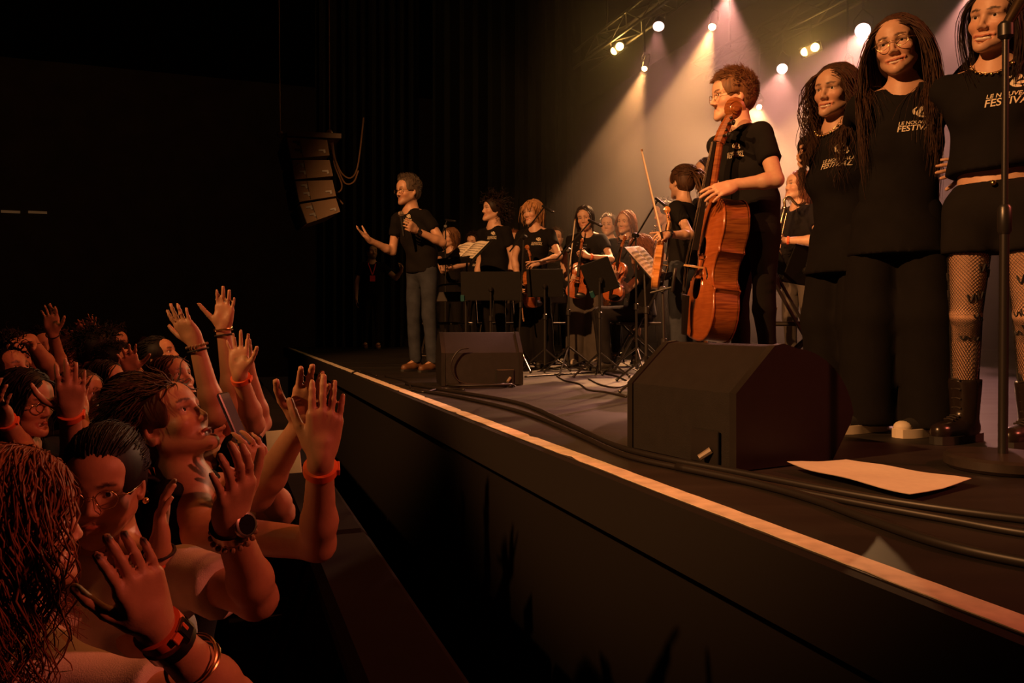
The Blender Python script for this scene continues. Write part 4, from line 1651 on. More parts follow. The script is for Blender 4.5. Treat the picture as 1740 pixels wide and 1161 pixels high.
music_stand('black music stand carrying an open score beside the man with the microphone', 792, 430, 7.6, 42, 50, sheet='open white score on the music stand beside the man with the microphone', w=0.50)
music_stand('wide black music stand with its blank back behind the far monitor', 834, 486, 7.4, 268, 14, w=0.56, h=0.27, clip=(0.95,))
music_stand('black music stand at the knees of the blonde violinist', 926, 481, 7.4, 262, 20, w=0.34, h=0.27)
music_stand('tilted black music stand before the violinist with the plait', 1019, 470, 6.6, 262, 24, w=0.25, h=0.29, roll=-20, clip=(0.9,))
music_stand('music stand with a pale sheet seen edge-on beside the ponytail player', 1098, 448, 5.9, 150, 40, sheet='pale sheet music leaning on the edge-on music stand', w=0.40, roll=8)
music_stand('black music stand in front of the bass clarinet player', 1371, 452, 5.3, 275, 26, w=0.27, h=0.27, roll=10)
music_stand('low black music stand half hidden beside the cellist', 1306, 455, 5.6, 240, 30, w=0.24, h=0.26, roll=-18)

# boom microphones
b0 = P(897, 405, 7.3)
boom_stand('stand over the blonde violinist', P(880, 620, 7.3), P(866, 428, 7.3), P(890, 403, 7.2), P(925, 352, 7.0), P(945, 364, 6.9) - P(925, 352, 7.0), fan=0.9)
boom_stand('stand reaching past the plaited violinist', P(966, 615, 6.9), P(945, 442, 6.9), P(966, 425, 6.9), P(1004, 376, 6.8), P(1036, 390, 6.7) - P(1004, 376, 6.8), fan=0.2)
boom_stand('stand rising beside the ponytail player', P(1082, 610, 6.6), P(1058, 440, 6.6), P(1080, 400, 6.5), P(1118, 340, 6.3), P(1142, 358, 6.2) - P(1118, 340, 6.3), fan=0.6)
boom_stand('stand beyond the man with the microphone', P(757, 600, 9.0), P(752, 395, 9.0), P(757, 385, 9.0), P(760, 374, 9.0), P(782, 377, 8.9) - P(760, 374, 9.0), fan=0.4)
# low clamp microphone for the cello
cb = P(1128, 495, 4.9)
boom_stand('short stand in front of the cello', P(1130, 640, 4.9), P(1105, 498, 4.9), P(1126, 492, 4.9), P(1143, 488, 4.85), P(1146, 470, 4.85) - P(1143, 492, 4.85), fan=0.5)

# straight stand with a round base beside the three women
base = ground(1704, 797)
root = empty('microphone_stand', base)
tag(root, 'straight black microphone stand with a heavy round base in front of the women', 'microphone stand')
b = MB()
b.lathe(base, (0, 0, 1), [(0.150, 0.002), (0.160, 0.012), (0.160, 0.036), (0.150, 0.044), (0.02, 0.048)], 40)
b.build('round_base', mat('cast_iron', (0.035, 0.026, 0.022), rough=0.35, spec=0.6, noise=0.2, scale=30), root)
topz = P(1709, 45, base[1])[2]
tp = np.array([P(1709, 45, base[1])[0], base[1], topz])
b = MB()
b.rod(base + [0, 0, 0.04], base + (tp - base) * 0.55, 0.0135, None, 12)
b.build('lower_tube', METAL, root)
b = MB()
b.rod(base + (tp - base) * 0.54, tp, 0.0095, None, 12)
b.build('upper_tube', METAL, root)
b = MB()
b.lathe(base + (tp - base) * 0.53, tp - base, [(0.014, 0), (0.020, 0.01), (0.020, 0.08), (0.014, 0.09)], 14)
b.build('clutch', METAL, root)
b = MB()
b.lathe(tp - [0, 0, 0.03], (0, 0, 1), [(0.012, -.01), (0.022, 0.0), (0.022, 0.035), (0.014, 0.045)], 14)
b.build('mic_clip', METAL, root)
mr = MB()
md = unit(np.array([0.25, -0.25, 0.6]))
mp = tp + [0, 0, 0.0]
mr.lathe(mp, md, [(0.012, 0), (0.015, 0.01), (0.019, 0.10), (0.026, 0.112), (0.0275, 0.13), (0.026, 0.155), (0.018, 0.172), (0.004, 0.178)], 18)
mr.torus(mp + md * 0.128, md, 0.0275, 0.003, 20, 6)
tag(mr.build('microphone', mat('mic_bronze', (0.30, 0.20, 0.12), rough=0.25, metal=0.9), None, True), 'vocal microphone clipped on the straight round based stand', 'microphone')


# ------------------------------------------------------------------ chairs
def folding_chair(label, px, py, Y, yaw, kind='fold', z0=STAGE_Z):
    c = P(px, py, Y)
    base = np.array([c[0], c[1], z0])
    root = empty('folding_chair', base)
    tag(root, label, 'chair', 'chairs among the players')
    r, f, u = frame(yaw)
    W = 0.215
    sz = 0.44
    for q in (-1, 1):
        b = MB()
        b.tube(smooth_path([base + r * q * W + f * 0.26 + [0, 0, 0.01], base + r * q * W + f * 0.04 + [0, 0, 0.42], base + r * q * W - f * 0.16 + [0, 0, 0.80]], 4), 0.011, 7)
        b.build('back_leg', CHROME if kind == 'stool' else METAL, root)
        b = MB()
        b.tube([base + r * q * (W - 0.025) - f * 0.28 + [0, 0, 0.01], base + r * q * (W - 0.025) + f * 0.17 + [0, 0, sz]], 0.011, 7)
        b.build('front_leg', CHROME if kind == 'stool' else METAL, root)
    b = MB()
    b.tube(smooth_path([base - r * W - f * 0.15 + [0, 0, 0.79], base - r * W * .8 - f * 0.17 + [0, 0, 0.84], base - f * 0.175 + [0, 0, 0.855], base + r * W * .8 - f * 0.17 + [0, 0, 0.84], base + r * W - f * 0.15 + [0, 0, 0.79]], 4), 0.011, 7)
    b.build('top_rail', METAL, root)
    b = MB()
    b.box(base - f * 0.130 + [0, 0, 0.72], (W - 0.005, 0.008, 0.055), np.array([r, unit(f - 0.3 * u * -1), unit(u + 0.3 * -f)]), 0.006)
    b.build('backrest', mat('chair_vinyl', (0.025, 0.020, 0.017), rough=0.45), root)
    b = MB()
    b.box(base + f * 0.02 + [0, 0, sz], (W - 0.012, 0.19, 0.014), np.array([r, f, u]), 0.008)
    b.build('seat', mat('chair_vinyl', (0.025, 0.020, 0.017), rough=0.45), root)
    b = MB()
    b.rod(base - r * W + f * 0.20 + [0, 0, 0.11], base + r * W + f * 0.20 + [0, 0, 0.11], 0.008)
    b.build('stretcher', CHROME if kind == 'stool' else METAL, root)
    return root


folding_chair('black folding chair in front of the bass clarinet player', 1352, 540, 5.05, 335)
folding_chair('folding chair with chrome legs behind the man with the microphone', 762, 540, 8.2, 250, 'stool')
folding_chair('folding chair with chrome legs behind the wide music stand', 842, 540, 9.1, 280, 'stool')
folding_chair('dark folding chair between the blonde and the plaited violinists', 948, 545, 8.9, 300)

# ------------------------------------------------------------------ loudspeaker array
ROOTP = P(530, 300, 10.0)
root = empty('loudspeaker_array', P(530, 380, 10.0))
tag(root, 'curved line array of four loudspeakers hanging from two cables', 'loudspeaker')
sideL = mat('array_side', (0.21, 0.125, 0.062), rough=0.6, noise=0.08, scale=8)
darkL = mat('array_dark', (0.012, 0.010, 0.009), rough=0.7)
quads = [[(487, 233), (556, 238), (560, 264), (495, 269)], [(496, 272), (560, 272), (566, 299), (501, 305)],
         [(502, 308), (565, 306), (571, 333), (509, 343)], [(510, 347), (571, 337), (578, 360), (522, 380)]]
nY = np.array([0.42, 0.9, 0])
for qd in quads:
    pts = [P(x, y, 10.0) for x, y in qd]
    ext = np.array([-0.36, 0.85, 0])
    b = MB()
    b.prism(pts, ext)
    cab = b.build('cabinet', sideL, root)
    e = np.array([0.004, -0.012, 0])
    c_ = [np.array(p) for p in pts]

    def qp(u, v):
        return (c_[0] * (1 - u) + c_[1] * u) * (1 - v) + (c_[3] * (1 - u) + c_[2] * u) * v
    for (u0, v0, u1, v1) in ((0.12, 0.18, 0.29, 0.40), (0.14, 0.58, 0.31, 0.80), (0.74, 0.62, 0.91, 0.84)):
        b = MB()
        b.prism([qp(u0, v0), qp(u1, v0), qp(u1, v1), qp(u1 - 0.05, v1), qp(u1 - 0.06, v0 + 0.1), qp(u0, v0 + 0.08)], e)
        b.build('rigging_slot_shade', METAL, cab)  # dark pieces laid on the side as the shade inside the slots
    b = MB()
    b.prism([qp(0.30, 0.03), qp(0.315, 0.03), qp(0.315, 0.97), qp(0.30, 0.97)], e * 0.3)
    b.build('seam', darkL, cab)
    b = MB()
    b.prism([qp(-0.02, 0.06), qp(0.0, 0.06), qp(0.0, 0.94), qp(-0.02, 0.94)], ext)
    b.build('grille', darkL, cab)
b = MB()
b.prism([P(488, 222, 10.0), P(580, 227, 10.0), P(580, 235, 10.0), P(488, 231, 10.0)], (-0.32, 0.75, 0))
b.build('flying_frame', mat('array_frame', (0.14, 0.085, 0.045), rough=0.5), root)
b = MB()
for a_, t_ in (((476, 226), (470, -90)), ((560, 224), (557, -90))):
    b.rod(P(a_[0], a_[1], 10.2), np.array([*P(t_[0], t_[1], 10.2)[:2], 9.5]), 0.007, None, 6)
    b.ball(P(a_[0], a_[1] + 2, 10.2), 0.045, None, 8, 6)
b.rod(P(476, 228, 10.2), P(490, 227, 10.2), 0.02)
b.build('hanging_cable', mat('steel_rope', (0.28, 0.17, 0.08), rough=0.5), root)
b = MB()
for pp in ([(563, 238), (567, 262), (578, 290), (590, 302), (600, 300), (607, 286), (612, 255), (618, 200)],
           [(565, 240), (570, 272), (582, 305), (591, 313), (602, 308), (609, 290)],
           [(562, 240), (568, 278), (580, 310), (580, 322), (574, 327), (569, 326)], [(569, 334), (577, 340), (583, 347)]):
    b.tube(smooth_path([P(x, y, 10.15) for x, y in pp], 5), 0.010, 6)
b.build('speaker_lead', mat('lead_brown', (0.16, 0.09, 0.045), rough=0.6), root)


# ------------------------------------------------------------------ trusses and lamps
def truss(label, d, z, s0, s1):
    root = empty('lighting_truss', S((s0 + s1) / 2, d, z))
    tag(root, label, 'truss', 'lighting trusses over the stage')
    h = 0.145
    cor = [(-h, -h), (h, -h), (h, h), (-h, h)]
    b = MB()
    for dd, dz in cor:
        b.rod(S(s0, d + dd, z + dz), S(s1, d + dd, z + dz), 0.024, None, 7)
    b.build('chord', ALU, root)
    b = MB()
    n = int((s1 - s0) / 0.5)
    for i in range(n):
        a, e = s0 + i * 0.5, s0 + (i + 1) * 0.5
        for k in range(4):
            c1, c2 = cor[k], cor[(k + 1) % 4]
            if (i + k) % 2:
                c1, c2 = c2, c1
            b.rod(S(a, d + c1[0], z + c1[1]), S(e, d + c2[0], z + c2[1]), 0.011, None, 5)
    b.build('lacing', ALU, root)
    b = MB()
    for s_ in (s0 + 1, (s0 + s1) / 2, s1 - 1):
        b.rod(S(s_, d, z + h), S(s_, d, 9.5), 0.02, None, 6)
    b.build('hanging_cable', METAL, root)
    return root


D1, D2, Z1, Z2 = 4.85, 7.3, 6.35, 6.45
truss('lighting truss over the middle of the stage', D1, Z1, -1.5, 11.9)
truss('lighting truss at the back of the stage', D2, Z2, -2.5, 12.0)


def lamp_dir(o, t):
    return unit(np.asarray(t, float) - np.asarray(o, float))


def fixture(label, pos, target, color, power, angle, size=0.11, kind='par', zt=6.35, blend=0.35, lens=30.0, lens_col=None, soft=0.04):
    """a lamp housing on a yoke under the truss with a glowing lens and the light it throws"""
    pos = np.asarray(pos, float)
    d = lamp_dir(pos, target)
    root = empty('stage_lamp', pos)
    tag(root, label, 'stage lamp', 'stage lamps on the trusses')
    b = MB()
    if kind == 'par':
        b.lathe(pos - d * 0.20, d, [(size * 0.55, 0), (size * 0.95, 0.06), (size * 1.08, 0.12), (size * 1.08, 0.197)], 18)
    else:
        b.lathe(pos - d * 0.34, d, [(size * 0.9, 0), (size * 1.25, 0.05), (size * 1.25, 0.2), (size * 1.05, 0.28), (size * 1.05, 0.337)], 16)
    b.build('housing', METAL, root)
    b = MB()
    side = unit(np.cross(d, (0, 0, 1)))
    b.tube([pos - d * 0.12 + side * size * 1.1, pos - d * 0.12 + side * size * 1.25 + [0, 0, .12], np.array([pos[0], pos[1], pos[2] + size + 0.20]), pos - d * 0.12 - side * size * 1.25 + [0, 0, .12], pos - d * 0.12 - side * size * 1.1], 0.012, 6)
    b.rod(np.array([pos[0], pos[1], pos[2] + size + 0.20]), np.array([pos[0], pos[1], max(zt, pos[2] + size + 0.25)]), 0.016)
    b.build('yoke', METAL, root)
    lc = lens_col or color
    b = MB()
    b.lathe(pos, d, [(size * 0.98, -0.004), (size * 0.98, 0.0), (size * 0.6, 0.010), (size * 0.1, 0.014)], 18)
    b.build('lens', mat('lens_%d_%.2f_%.2f' % (lens, lc[1], lc[2]), (0.8, 0.8, 0.8), emit=lc, estr=lens), root, True)
    if power:
        above = HY - (pos[2] - CAM_Z) / pos[1] * FPX < 0      # hung above the upper edge of the picture
        lo = spot('lamp_beam_offscreen' if above else 'lamp_beam', pos + d * 0.05, pos + d * 3, power, color, angle, blend, soft)
        lo.parent = root
        lo.location = tuple(pos + d * 0.05 - np.array(root.location))
    return root


AMB = (1.0, 0.50, 0.17)
PNK = (1.0, 0.38, 0.30)
YEL = (1.0, 0.66, 0.20)


def aim(o, px, py, Y):
    return P(px, py, Y)


# profile spots that draw the amber shafts in the haze
p = at_d(1210, 46, D1)
fixture('profile spot throwing the widest amber shaft, under the middle truss', p, P(1065, 520, 7.6), (1.0, 0.47, 0.17), 2900, 25, 0.048, 'profile', Z1, 0.25, 60)
p = at_d(1095, 117, D1)
fixture('profile spot throwing the shaft nearest to the dark wings', p, P(985, 470, 9.5), (1.0, 0.44, 0.15), 2300, 25, 0.042, 'profile', Z1, 0.3, 50)
p = at_d(1290, 182, D2)
fixture('profile spot glowing just behind the head of the cellist', p, P(1235, 330, 9.8), (1.0, 0.50, 0.19), 1500, 28, 0.042, 'profile', Z2, 0.3, 60)
p = at_d(1440, 118, D2)
fixture('profile spot hidden behind the woman with the charm necklace', p, P(1330, 420, 8.0), (1.0, 0.47, 0.18), 2000, 26, 0.042, 'profile', Z2, 0.3, 60)
# pink wash lamps
p = at_d(1119, 45, D1)
fixture('pink wash lamp beside the pair of yellow blinders on the middle truss', p, P(1070, 420, 9.0), PNK, 260, 36, 0.082, 'par', Z1, 0.6, 5, (1.0, 0.62, 0.55))
p = at_d(1238, -14, D1)
fixture('pink wash lamp high on the middle truss above the widest shaft', p, P(1170, 460, 7.0), PNK, 800, 36, 0.09, 'par', Z1, 0.5, 5, (1.0, 0.62, 0.55))
p = at_d(1329, 117, D2)
fixture('pink wash lamp next to the head of the cellist on the back truss', p, P(1270, 420, 9.0), PNK, 600, 36, 0.085, 'par', Z2, 0.6, 5, (1.0, 0.62, 0.55))
p = at_d(1466, 52, D2)
fixture('large pink wash lamp beside the head of the woman with glasses', p, P(1390, 420, 7.0), PNK, 1300, 36, 0.105, 'par', Z2, 0.5, 7, (1.0, 0.62, 0.55))
p = at_d(1655, -25, D2)
fixture('pink wash lamp above the tallest woman on the back truss', p, P(1500, 420, 8.5), PNK, 900, 36, 0.105, 'par', Z2, 0.5, 7, (1.0, 0.62, 0.55))


# front-of-house lamps over the audience
for k_, lp_ in enumerate(FOH):
    lp_ = np.asarray(lp_, float)
    root = empty('stage_lamp', lp_)
    tag(root, 'front lamp over the audience aimed at ' + ['the three women', 'the violin players'][k_], 'stage lamp', 'front lamps over the audience')
    u_ = unit(np.asarray([P(1540, 300, 3.4), P(930, 400, 7.8)][k_]) - lp_)
    b = MB()
    b.lathe(lp_ - u_ * 0.60, u_, [(0.09, 0), (0.13, 0.05), (0.13, 0.30), (0.11, 0.40)], 16)
    b.rod(lp_ - u_ * 0.45, np.array([*(lp_ - u_ * 0.45)[:2], 9.49]), 0.02)
    b.build('housing', METAL, root)


# two-cell blinders
def blinder(label, pix, d, zt):
    ps = [at_d(x, y, d) for x, y in pix]
    c = (ps[0] + ps[1]) / 2
    f = unit(np.array([0, 0, CAM_Z]) - c + np.array([-1.0, 0, 0]))
    root = empty('blinder_lamp', c)
    tag(root, label, 'stage lamp', 'blinders on the trusses')
    b = MB()
    ax = unit(ps[1] - ps[0])
    L = np.linalg.norm(ps[1] - ps[0])
    up = np.cross(ax, f)
    b.box(c - f * 0.09, (L / 2 + 0.085, 0.06, 0.085), np.array([ax, unit(np.cross(unit(up), ax)), unit(up)]), 0.02)
    b.build('housing', METAL, root)
    for q in ps:
        b = MB()
        b.lathe(q, f, [(0.060, -0.01), (0.062, 0.004), (0.035, 0.018), (0.01, 0.022)], 18)
        b.build('bulb', mat('blinder_glow', (0.9, 0.8, 0.6), emit=(1.0, 0.55, 0.12), estr=26.0), root, True)
        l = bpy.data.lights.new('blinder_light', 'POINT')
        l.energy, l.color, l.shadow_soft_size = 14, (1.0, 0.55, 0.12), 0.05
        o = bpy.data.objects.new('blinder_light', l)
        COL.objects.link(o)
        o.parent = root
        o.location = tuple(q + f * 0.16 - c)
    b = MB()
    b.rod(c - f * 0.1, np.array([*(c - f * 0.1)[:2], zt]), 0.016)
    b.build('yoke', METAL, root)


blinder('pair of yellow blinder bulbs on the middle truss', [(1044.5, 86), (1053, 79)], D1, Z1)
blinder('pair of yellow blinder bulbs on the back truss', [(1368, 88), (1385, 80.5)], D2, Z2)

# ------------------------------------------------------------------ haze over the stage
hz = MB()
hz.ball(S(6.6, 6.4, 4.4), (8.4, 4.5, 4.6), np.array([[-ES[0], -ES[1], 0], [EN[0], EN[1], 0], [0, 0, 1.0]]), 48, 24)
m = bpy.data.materials.new('stage_haze')
m.use_nodes = True
nt = m.node_tree
nt.nodes.remove(nt.nodes['Principled BSDF'])
vs_ = nt.nodes.new('ShaderNodeVolumeScatter')
vs_.inputs['Color'].default_value = (1, 0.96, 0.92, 1)
# thick in the middle of the stage, thinning out to nothing at its rim
tc_ = nt.nodes.new('ShaderNodeTexCoord')
mp_ = nt.nodes.new('ShaderNodeMapping')
mp_.inputs['Location'].default_value = (-1, -1, -1)
mp_.inputs['Scale'].default_value = (2, 2, 2)
nt.links.new(tc_.outputs['Generated'], mp_.inputs['Vector'])
ln_ = nt.nodes.new('ShaderNodeVectorMath')
ln_.operation = 'LENGTH'
nt.links.new(mp_.outputs['Vector'], ln_.inputs[0])
rm_ = nt.nodes.new('ShaderNodeMapRange')
rm_.interpolation_type = 'SMOOTHSTEP'
rm_.inputs['From Min'].default_value, rm_.inputs['From Max'].default_value = 0.25, 1.0
rm_.inputs['To Min'].default_value, rm_.inputs['To Max'].default_value = HAZE, 0.0
nt.links.new(ln_.outputs['Value'], rm_.inputs['Value'])
nz_ = nt.nodes.new('ShaderNodeTexNoise')
nz_.inputs['Scale'].default_value = 0.55
nz_.inputs['Detail'].default_value = 2
nt.links.new(tc_.outputs['Object'], nz_.inputs['Vector'])
nr_ = nt.nodes.new('ShaderNodeMapRange')
nr_.inputs['From Min'].default_value, nr_.inputs['From Max'].default_value = 0.3, 0.7
nr_.inputs['To Min'].default_value, nr_.inputs['To Max'].default_value = 0.45, 1.55
nt.links.new(nz_.outputs['Fac'], nr_.inputs['Value'])
mu_ = nt.nodes.new('ShaderNodeMath')
mu_.operation = 'MULTIPLY'
nt.links.new(rm_.outputs['Result'], mu_.inputs[0])
nt.links.new(nr_.outputs['Result'], mu_.inputs[1])
nt.links.new(mu_.outputs['Value'], vs_.inputs['Density'])
vs_.inputs['Anisotropy'].default_value = 0.35
nt.links.new(vs_.outputs['Volume'], nt.nodes['Material Output'].inputs['Volume'])
hzo = hz.build('stage_haze', m, None, False)
tag(hzo, 'thin amber lit haze hanging over the whole stage', 'haze', kind='stuff')


# ------------------------------------------------------------------ bowed instruments
OUTL = [(0, 0), (.07, .002), (.13, .010), (.19, .030), (.24, .070), (.275, .13), (.29, .20), (.280, .27), (.255, .325), (.238, .358), (.246, .380), (.252, .388),
        (.222, .396), (.190, .420), (.165, .460), (.153, .51), (.158, .56), (.176, .60), (.200, .628), (.214, .638), (.206, .650), (.198, .672), (.210, .72), (.222, .77), (.216, .83), (.190, .895), (.145, .95), (.085, .985), (.03, .998)]


def bowed(label, cat, O, axis, normal, L, rib, woods, names='violin', group=None, wire=0.0012, endpin=0.0):
    """O: bottom of the body; axis: bottom to scroll; normal: out of the front plate; L: body length"""
    z = unit(axis)
    y = unit(np.asarray(normal, float) - z * np.dot(normal, z))
    x = np.cross(y, z)
    root = empty(names, O)
    tag(root, label, cat, group)
    wt, wr = woods

    def T(a, b, c):
        return O + (x * a + y * b + z * c) * L
    loop = [(a, c) for a, c in OUTL] + [(-a, c) for a, c in OUTL[::-1] if a > 0]
    n = len(loop)
    R2 = rib / 2

    def plate(sgn):
        b = MB()
        vs, fs = [], []
        cen = np.array([0, 0.5])
        rings = [(1.025, R2), (1.025, R2 + .010), (0.97, R2 + .014), (0.90, R2 + .012), (0.75, R2 + .026), (0.5, R2 + .040), (0.25, R2 + .046)]
        for sc_, hh in rings:
            for a, c in loop:
                # pull inner rings toward the centre line so that the waist survives
                vs.append(T(a * sc_, sgn * hh, 0.5 + (c - 0.5) * (1 - (1 - sc_) * 0.75 if sc_ < 1 else 1 + (sc_ - 1) * 0.6)))
        for k in range(len(rings) - 1):
            for i in range(n):
                j = (i + 1) % n
                q = (k * n + i, k * n + j, (k + 1) * n + j, (k + 1) * n + i)
                fs.append(q if sgn < 0 else q[::-1])
        k = len(rings) - 1
        for i in range(n // 2):
            q = (k * n + i, k * n + i + 1, k * n + n - i - 1, k * n + (n - i) % n)
            if len(set(q)) >= 3:
                fs.append(q)
        b.add(vs, fs)
        return b
    plate(1).build('front_plate', wt, root, True)
    plate(-1).build('back_plate', wr, root, True)
    b = MB()
    vs = [T(a, -R2, c) for a, c in loop] + [T(a, R2, c) for a, c in loop]
    b.add(vs, [(i, (i + 1) % n, n + (i + 1) % n, n + i) for i in range(n)])
    b.build('ribs', wr, root, 'auto')
    eb = mat('ebony', (0.014, 0.011, 0.010), rough=0.3)
    top = R2 + 0.046
    # f holes: dark raised strokes stand in for the shade in the openings
    for q in (-1, 1):
        b = MB()
        pts = []
        for i in range(15):
            t = i / 14
            pts.append(T(q * (0.085 + 0.035 * math.sin((t - .5) * 5.2) * -1 + 0.012), R2 + 0.030 + 0.002 - 0.006 * abs(t - .5), 0.40 + 0.20 * t))
        b.tube(pts, [0.006 * L * (0.6 + 0.6 * math.sin(math.pi * i / 14)) for i in range(15)], 6, flat=0.6)
        b.ball(pts[0], 0.010 * L, None, 8, 6)
        b.ball(pts[-1], 0.009 * L, None, 8, 6)
        b.build('f_hole_shade', eb, root, True)
    # neck, pegbox, fingerboard
    nl = 0.37
    b = MB()
    b.tube([T(0, top - .02, 0.97), T(0, top + .008, 1.05), T(0, top + .012, 1.0 + nl)], [0.045 * L, 0.033 * L, 0.030 * L], 10)
    pb = 1.0 + nl
    b.tube([T(0, top + .012, pb), T(0, top - .010, pb + .10), T(0, top - .045, pb + .20)], [0.036 * L, 0.034 * L, 0.027 * L], 8, flat=1.15)
    b.build('neck', wr, root, 'auto')
    b = MB()
    sp = []
    for i in range(34):
        a = i / 33 * 4.2 * math.pi
        rr = 0.062 * (1 - 0.80 * i / 33)
        sp.append(T(0, top - .050 - rr * math.cos(a) * 0.9 + 0.055 - 0.06, pb + .235 + rr * math.sin(a)))
    b.tube(sp, [0.030 * L * (1 - 0.55 * i / 33) for i in range(34)], 8)
    b.rod(T(-0.045, top - .055, pb + .235), T(0.045, top - .055, pb + .235), 0.020 * L, None, 10)
    for q in (-1, 1):
        b.lathe(T(q * 0.020, top - .055, pb + .235), x * q, [(0.046 * L, 0), (0.036 * L, 0.007 * L), (0.034 * L, 0.016 * L), (0.022 * L, 0.018 * L), (0.020 * L, 0.027 * L), (0.008 * L, 0.029 * L)], 14)
    b.build('scroll', wr, root, 'auto')
    b = MB()
    fb = [(-0.022, 0.0), (0.022, 0.0)]
    b.add([T(-.040, top + .045, 0.62), T(.040, top + .045, 0.62), T(.023, top + .040, pb), T(-.023, top + .040, pb),
           T(-.036, top + .075, 0.62), T(.036, top + .075, 0.62), T(.020, top + .056, pb), T(-.020, top + .056, pb)],
          [(0, 1, 2, 3), (7, 6, 5, 4), (0, 4, 5, 1), (1, 5, 6, 2), (2, 6, 7, 3), (3, 7, 4, 0)])
    b.build('fingerboard', eb, root)
    for i in range(4):
        q = 1 if i % 2 else -1
        zc = pb + 0.045 + 0.042 * i
        yc = top - 0.003 - 0.010 * i
        b = MB()
        b.rod(T(-q * 0.04, yc, zc), T(q * 0.095, yc, zc), 0.010 * L, 0.012 * L, 8)
        b.ball(T(q * 0.118, yc, zc), np.array([0.026, 0.012, 0.020]) * L, np.array([x, y, z]), 10, 6)
        b.build('peg', eb, root, True)
    br = 0.50
    b = MB()
    b.prism([T(a, R2 + 0.040 + h_, br) for a, h_ in ((-.062, 0), (-.045, .004), (-.040, .03), (0, .045), (.040, .03), (.045, .004), (.062, 0), (.055, .055), (.040, .105), (0, .125), (-.040, .105), (-.055, .055))], z * 0.012 * L)
    b.build('bridge', mat('maple_pale', (0.50, 0.30, 0.13), rough=0.5), root)
    b = MB()
    b.add([T(-.020, top + .02, .02), T(.020, top + .02, .02), T(.042, top + .055, .30), T(-.042, top + .055, .30), T(-.018, top + .05, .02), T(.018, top + .05, .02), T(.038, top + .085, .30), T(-.038, top + .085, .30)],
          [(0, 1, 2, 3), (7, 6, 5, 4), (0, 4, 5, 1), (1, 5, 6, 2), (2, 6, 7, 3), (3, 7, 4, 0)])
    b.build('tailpiece', eb, root)
    for i in range(4):
        a = (i - 1.5) / 1.5
        b = MB()
        b.tube([T(a * .028, top + .085, .29), T(a * .036, R2 + 0.040 + .118 - .014 * abs(a), br + .006), T(a * .015, top + .060, pb)], wire, 5)
        b.build('string', mat('string_steel', (0.14, 0.10, 0.07), rough=0.45, metal=1.0), root)
    if endpin:
        b = MB()
        b.rod(T(0, 0, 0.01), T(0, 0, -0.03), 0.020 * L, 0.016 * L)
        b.rod(T(0, 0, -0.03), O - z * endpin, 0.0055, 0.004)
        b.build('endpin', mat('endpin_brass', (0.80, 0.50, 0.20), rough=0.3, metal=1.0), root)
    if names == 'violin':
        b = MB()
        b.ball(T(-.13, top + 0.02, 0.09), np.array([.16, .035, .085]) * L, np.array([x, y, z]), 14, 8)
        b.build('chin_rest', eb, root, True)
    return root


def wood(name, c, dark):
    m = bpy.data.materials.new(name)
    m.use_nodes = True
    nt = m.node_tree
    b = nt.nodes['Principled BSDF']
    tc = nt.nodes.new('ShaderNodeTexCoord')
    mp = nt.nodes.new('ShaderNodeMapping')
    mp.inputs['Scale'].default_value = (2.0, 2.0, 22.0)
    nt.links.new(tc.outputs['Object'], mp.inputs['Vector'])
    n = nt.nodes.new('ShaderNodeTexNoise')
    n.inputs['Scale'].default_value = 3.0
    n.inputs['Detail'].default_value = 4
    n.inputs['Distortion'].default_value = 1.2
    nt.links.new(mp.outputs['Vector'], n.inputs['Vector'])
    cr = nt.nodes.new('ShaderNodeValToRGB')
    cr.color_ramp.elements[0].position, cr.color_ramp.elements[0].color = 0.34, (*dark, 1)
    cr.color_ramp.elements[1].position, cr.color_ramp.elements[1].color = 0.66, (*c, 1)
    nt.links.new(n.outputs['Fac'], cr.inputs['Fac'])
    nt.links.new(cr.outputs['Color'], b.inputs['Base Color'])
    b.inputs['Roughness'].default_value = 0.32
    b.inputs['Coat Weight'].default_value = 0.5
    b.inputs['Coat Roughness'].default_value = 0.12
    return m


W_FRONT = wood('varnished_spruce', (0.42, 0.115, 0.028), (0.33, 0.080, 0.018))
W_RIB = wood('flamed_maple', (0.36, 0.115, 0.028), (0.16, 0.040, 0.010))
V_FRONT = wood('violin_spruce', (0.52, 0.14, 0.040), (0.40, 0.095, 0.026))
V_RIB = wood('violin_maple', (0.50, 0.17, 0.045), (0.27, 0.075, 0.020))
V_PALE = wood('violin_pale', (0.66, 0.30, 0.08), (0.46, 0.18, 0.045))


def bow(label, a, b_, group='bows'):
    a, b_ = np.asarray(a, float), np.asarray(b_, float)
    root = empty('bow', a)
    tag(root, label, 'bow', group)
    d = unit(b_ - a)
    u, v = perp(d)
    L = np.linalg.norm(b_ - a)
    m = MB()
    m.tube([a, a + d * L * .5 + u * -0.008, b_], [0.0052, 0.0046, 0.0036], 7)
    m.build('stick', mat('bow_stick', (0.30, 0.13, 0.05), rough=0.4), root)
    m = MB()
    m.box(a + d * 0.05 + u * 0.012, (0.010, 0.007, 0.024), np.array([u, v, d]), 0.002)
    m.build('frog', mat('ebony', (0.014, 0.011, 0.010), rough=0.3), root)
    m = MB()
    m.box((a + b_) / 2 + u * 0.019 + d * 0.02, (0.0012, 0.005, L / 2 - 0.04), np.array([u, v, d]))
    m.build('hair', mat('horsehair', (0.75, 0.62, 0.45), rough=0.6), root)
    m = MB()
    m.prism([b_ + u * -.004, b_ + u * 0.024 - d * .004, b_ + u * 0.020 - d * .016, b_ - d * .035], v * 0.008)
    m.build('tip', mat('bow_stick', (0.30, 0.13, 0.05), rough=0.4), root)
    return root


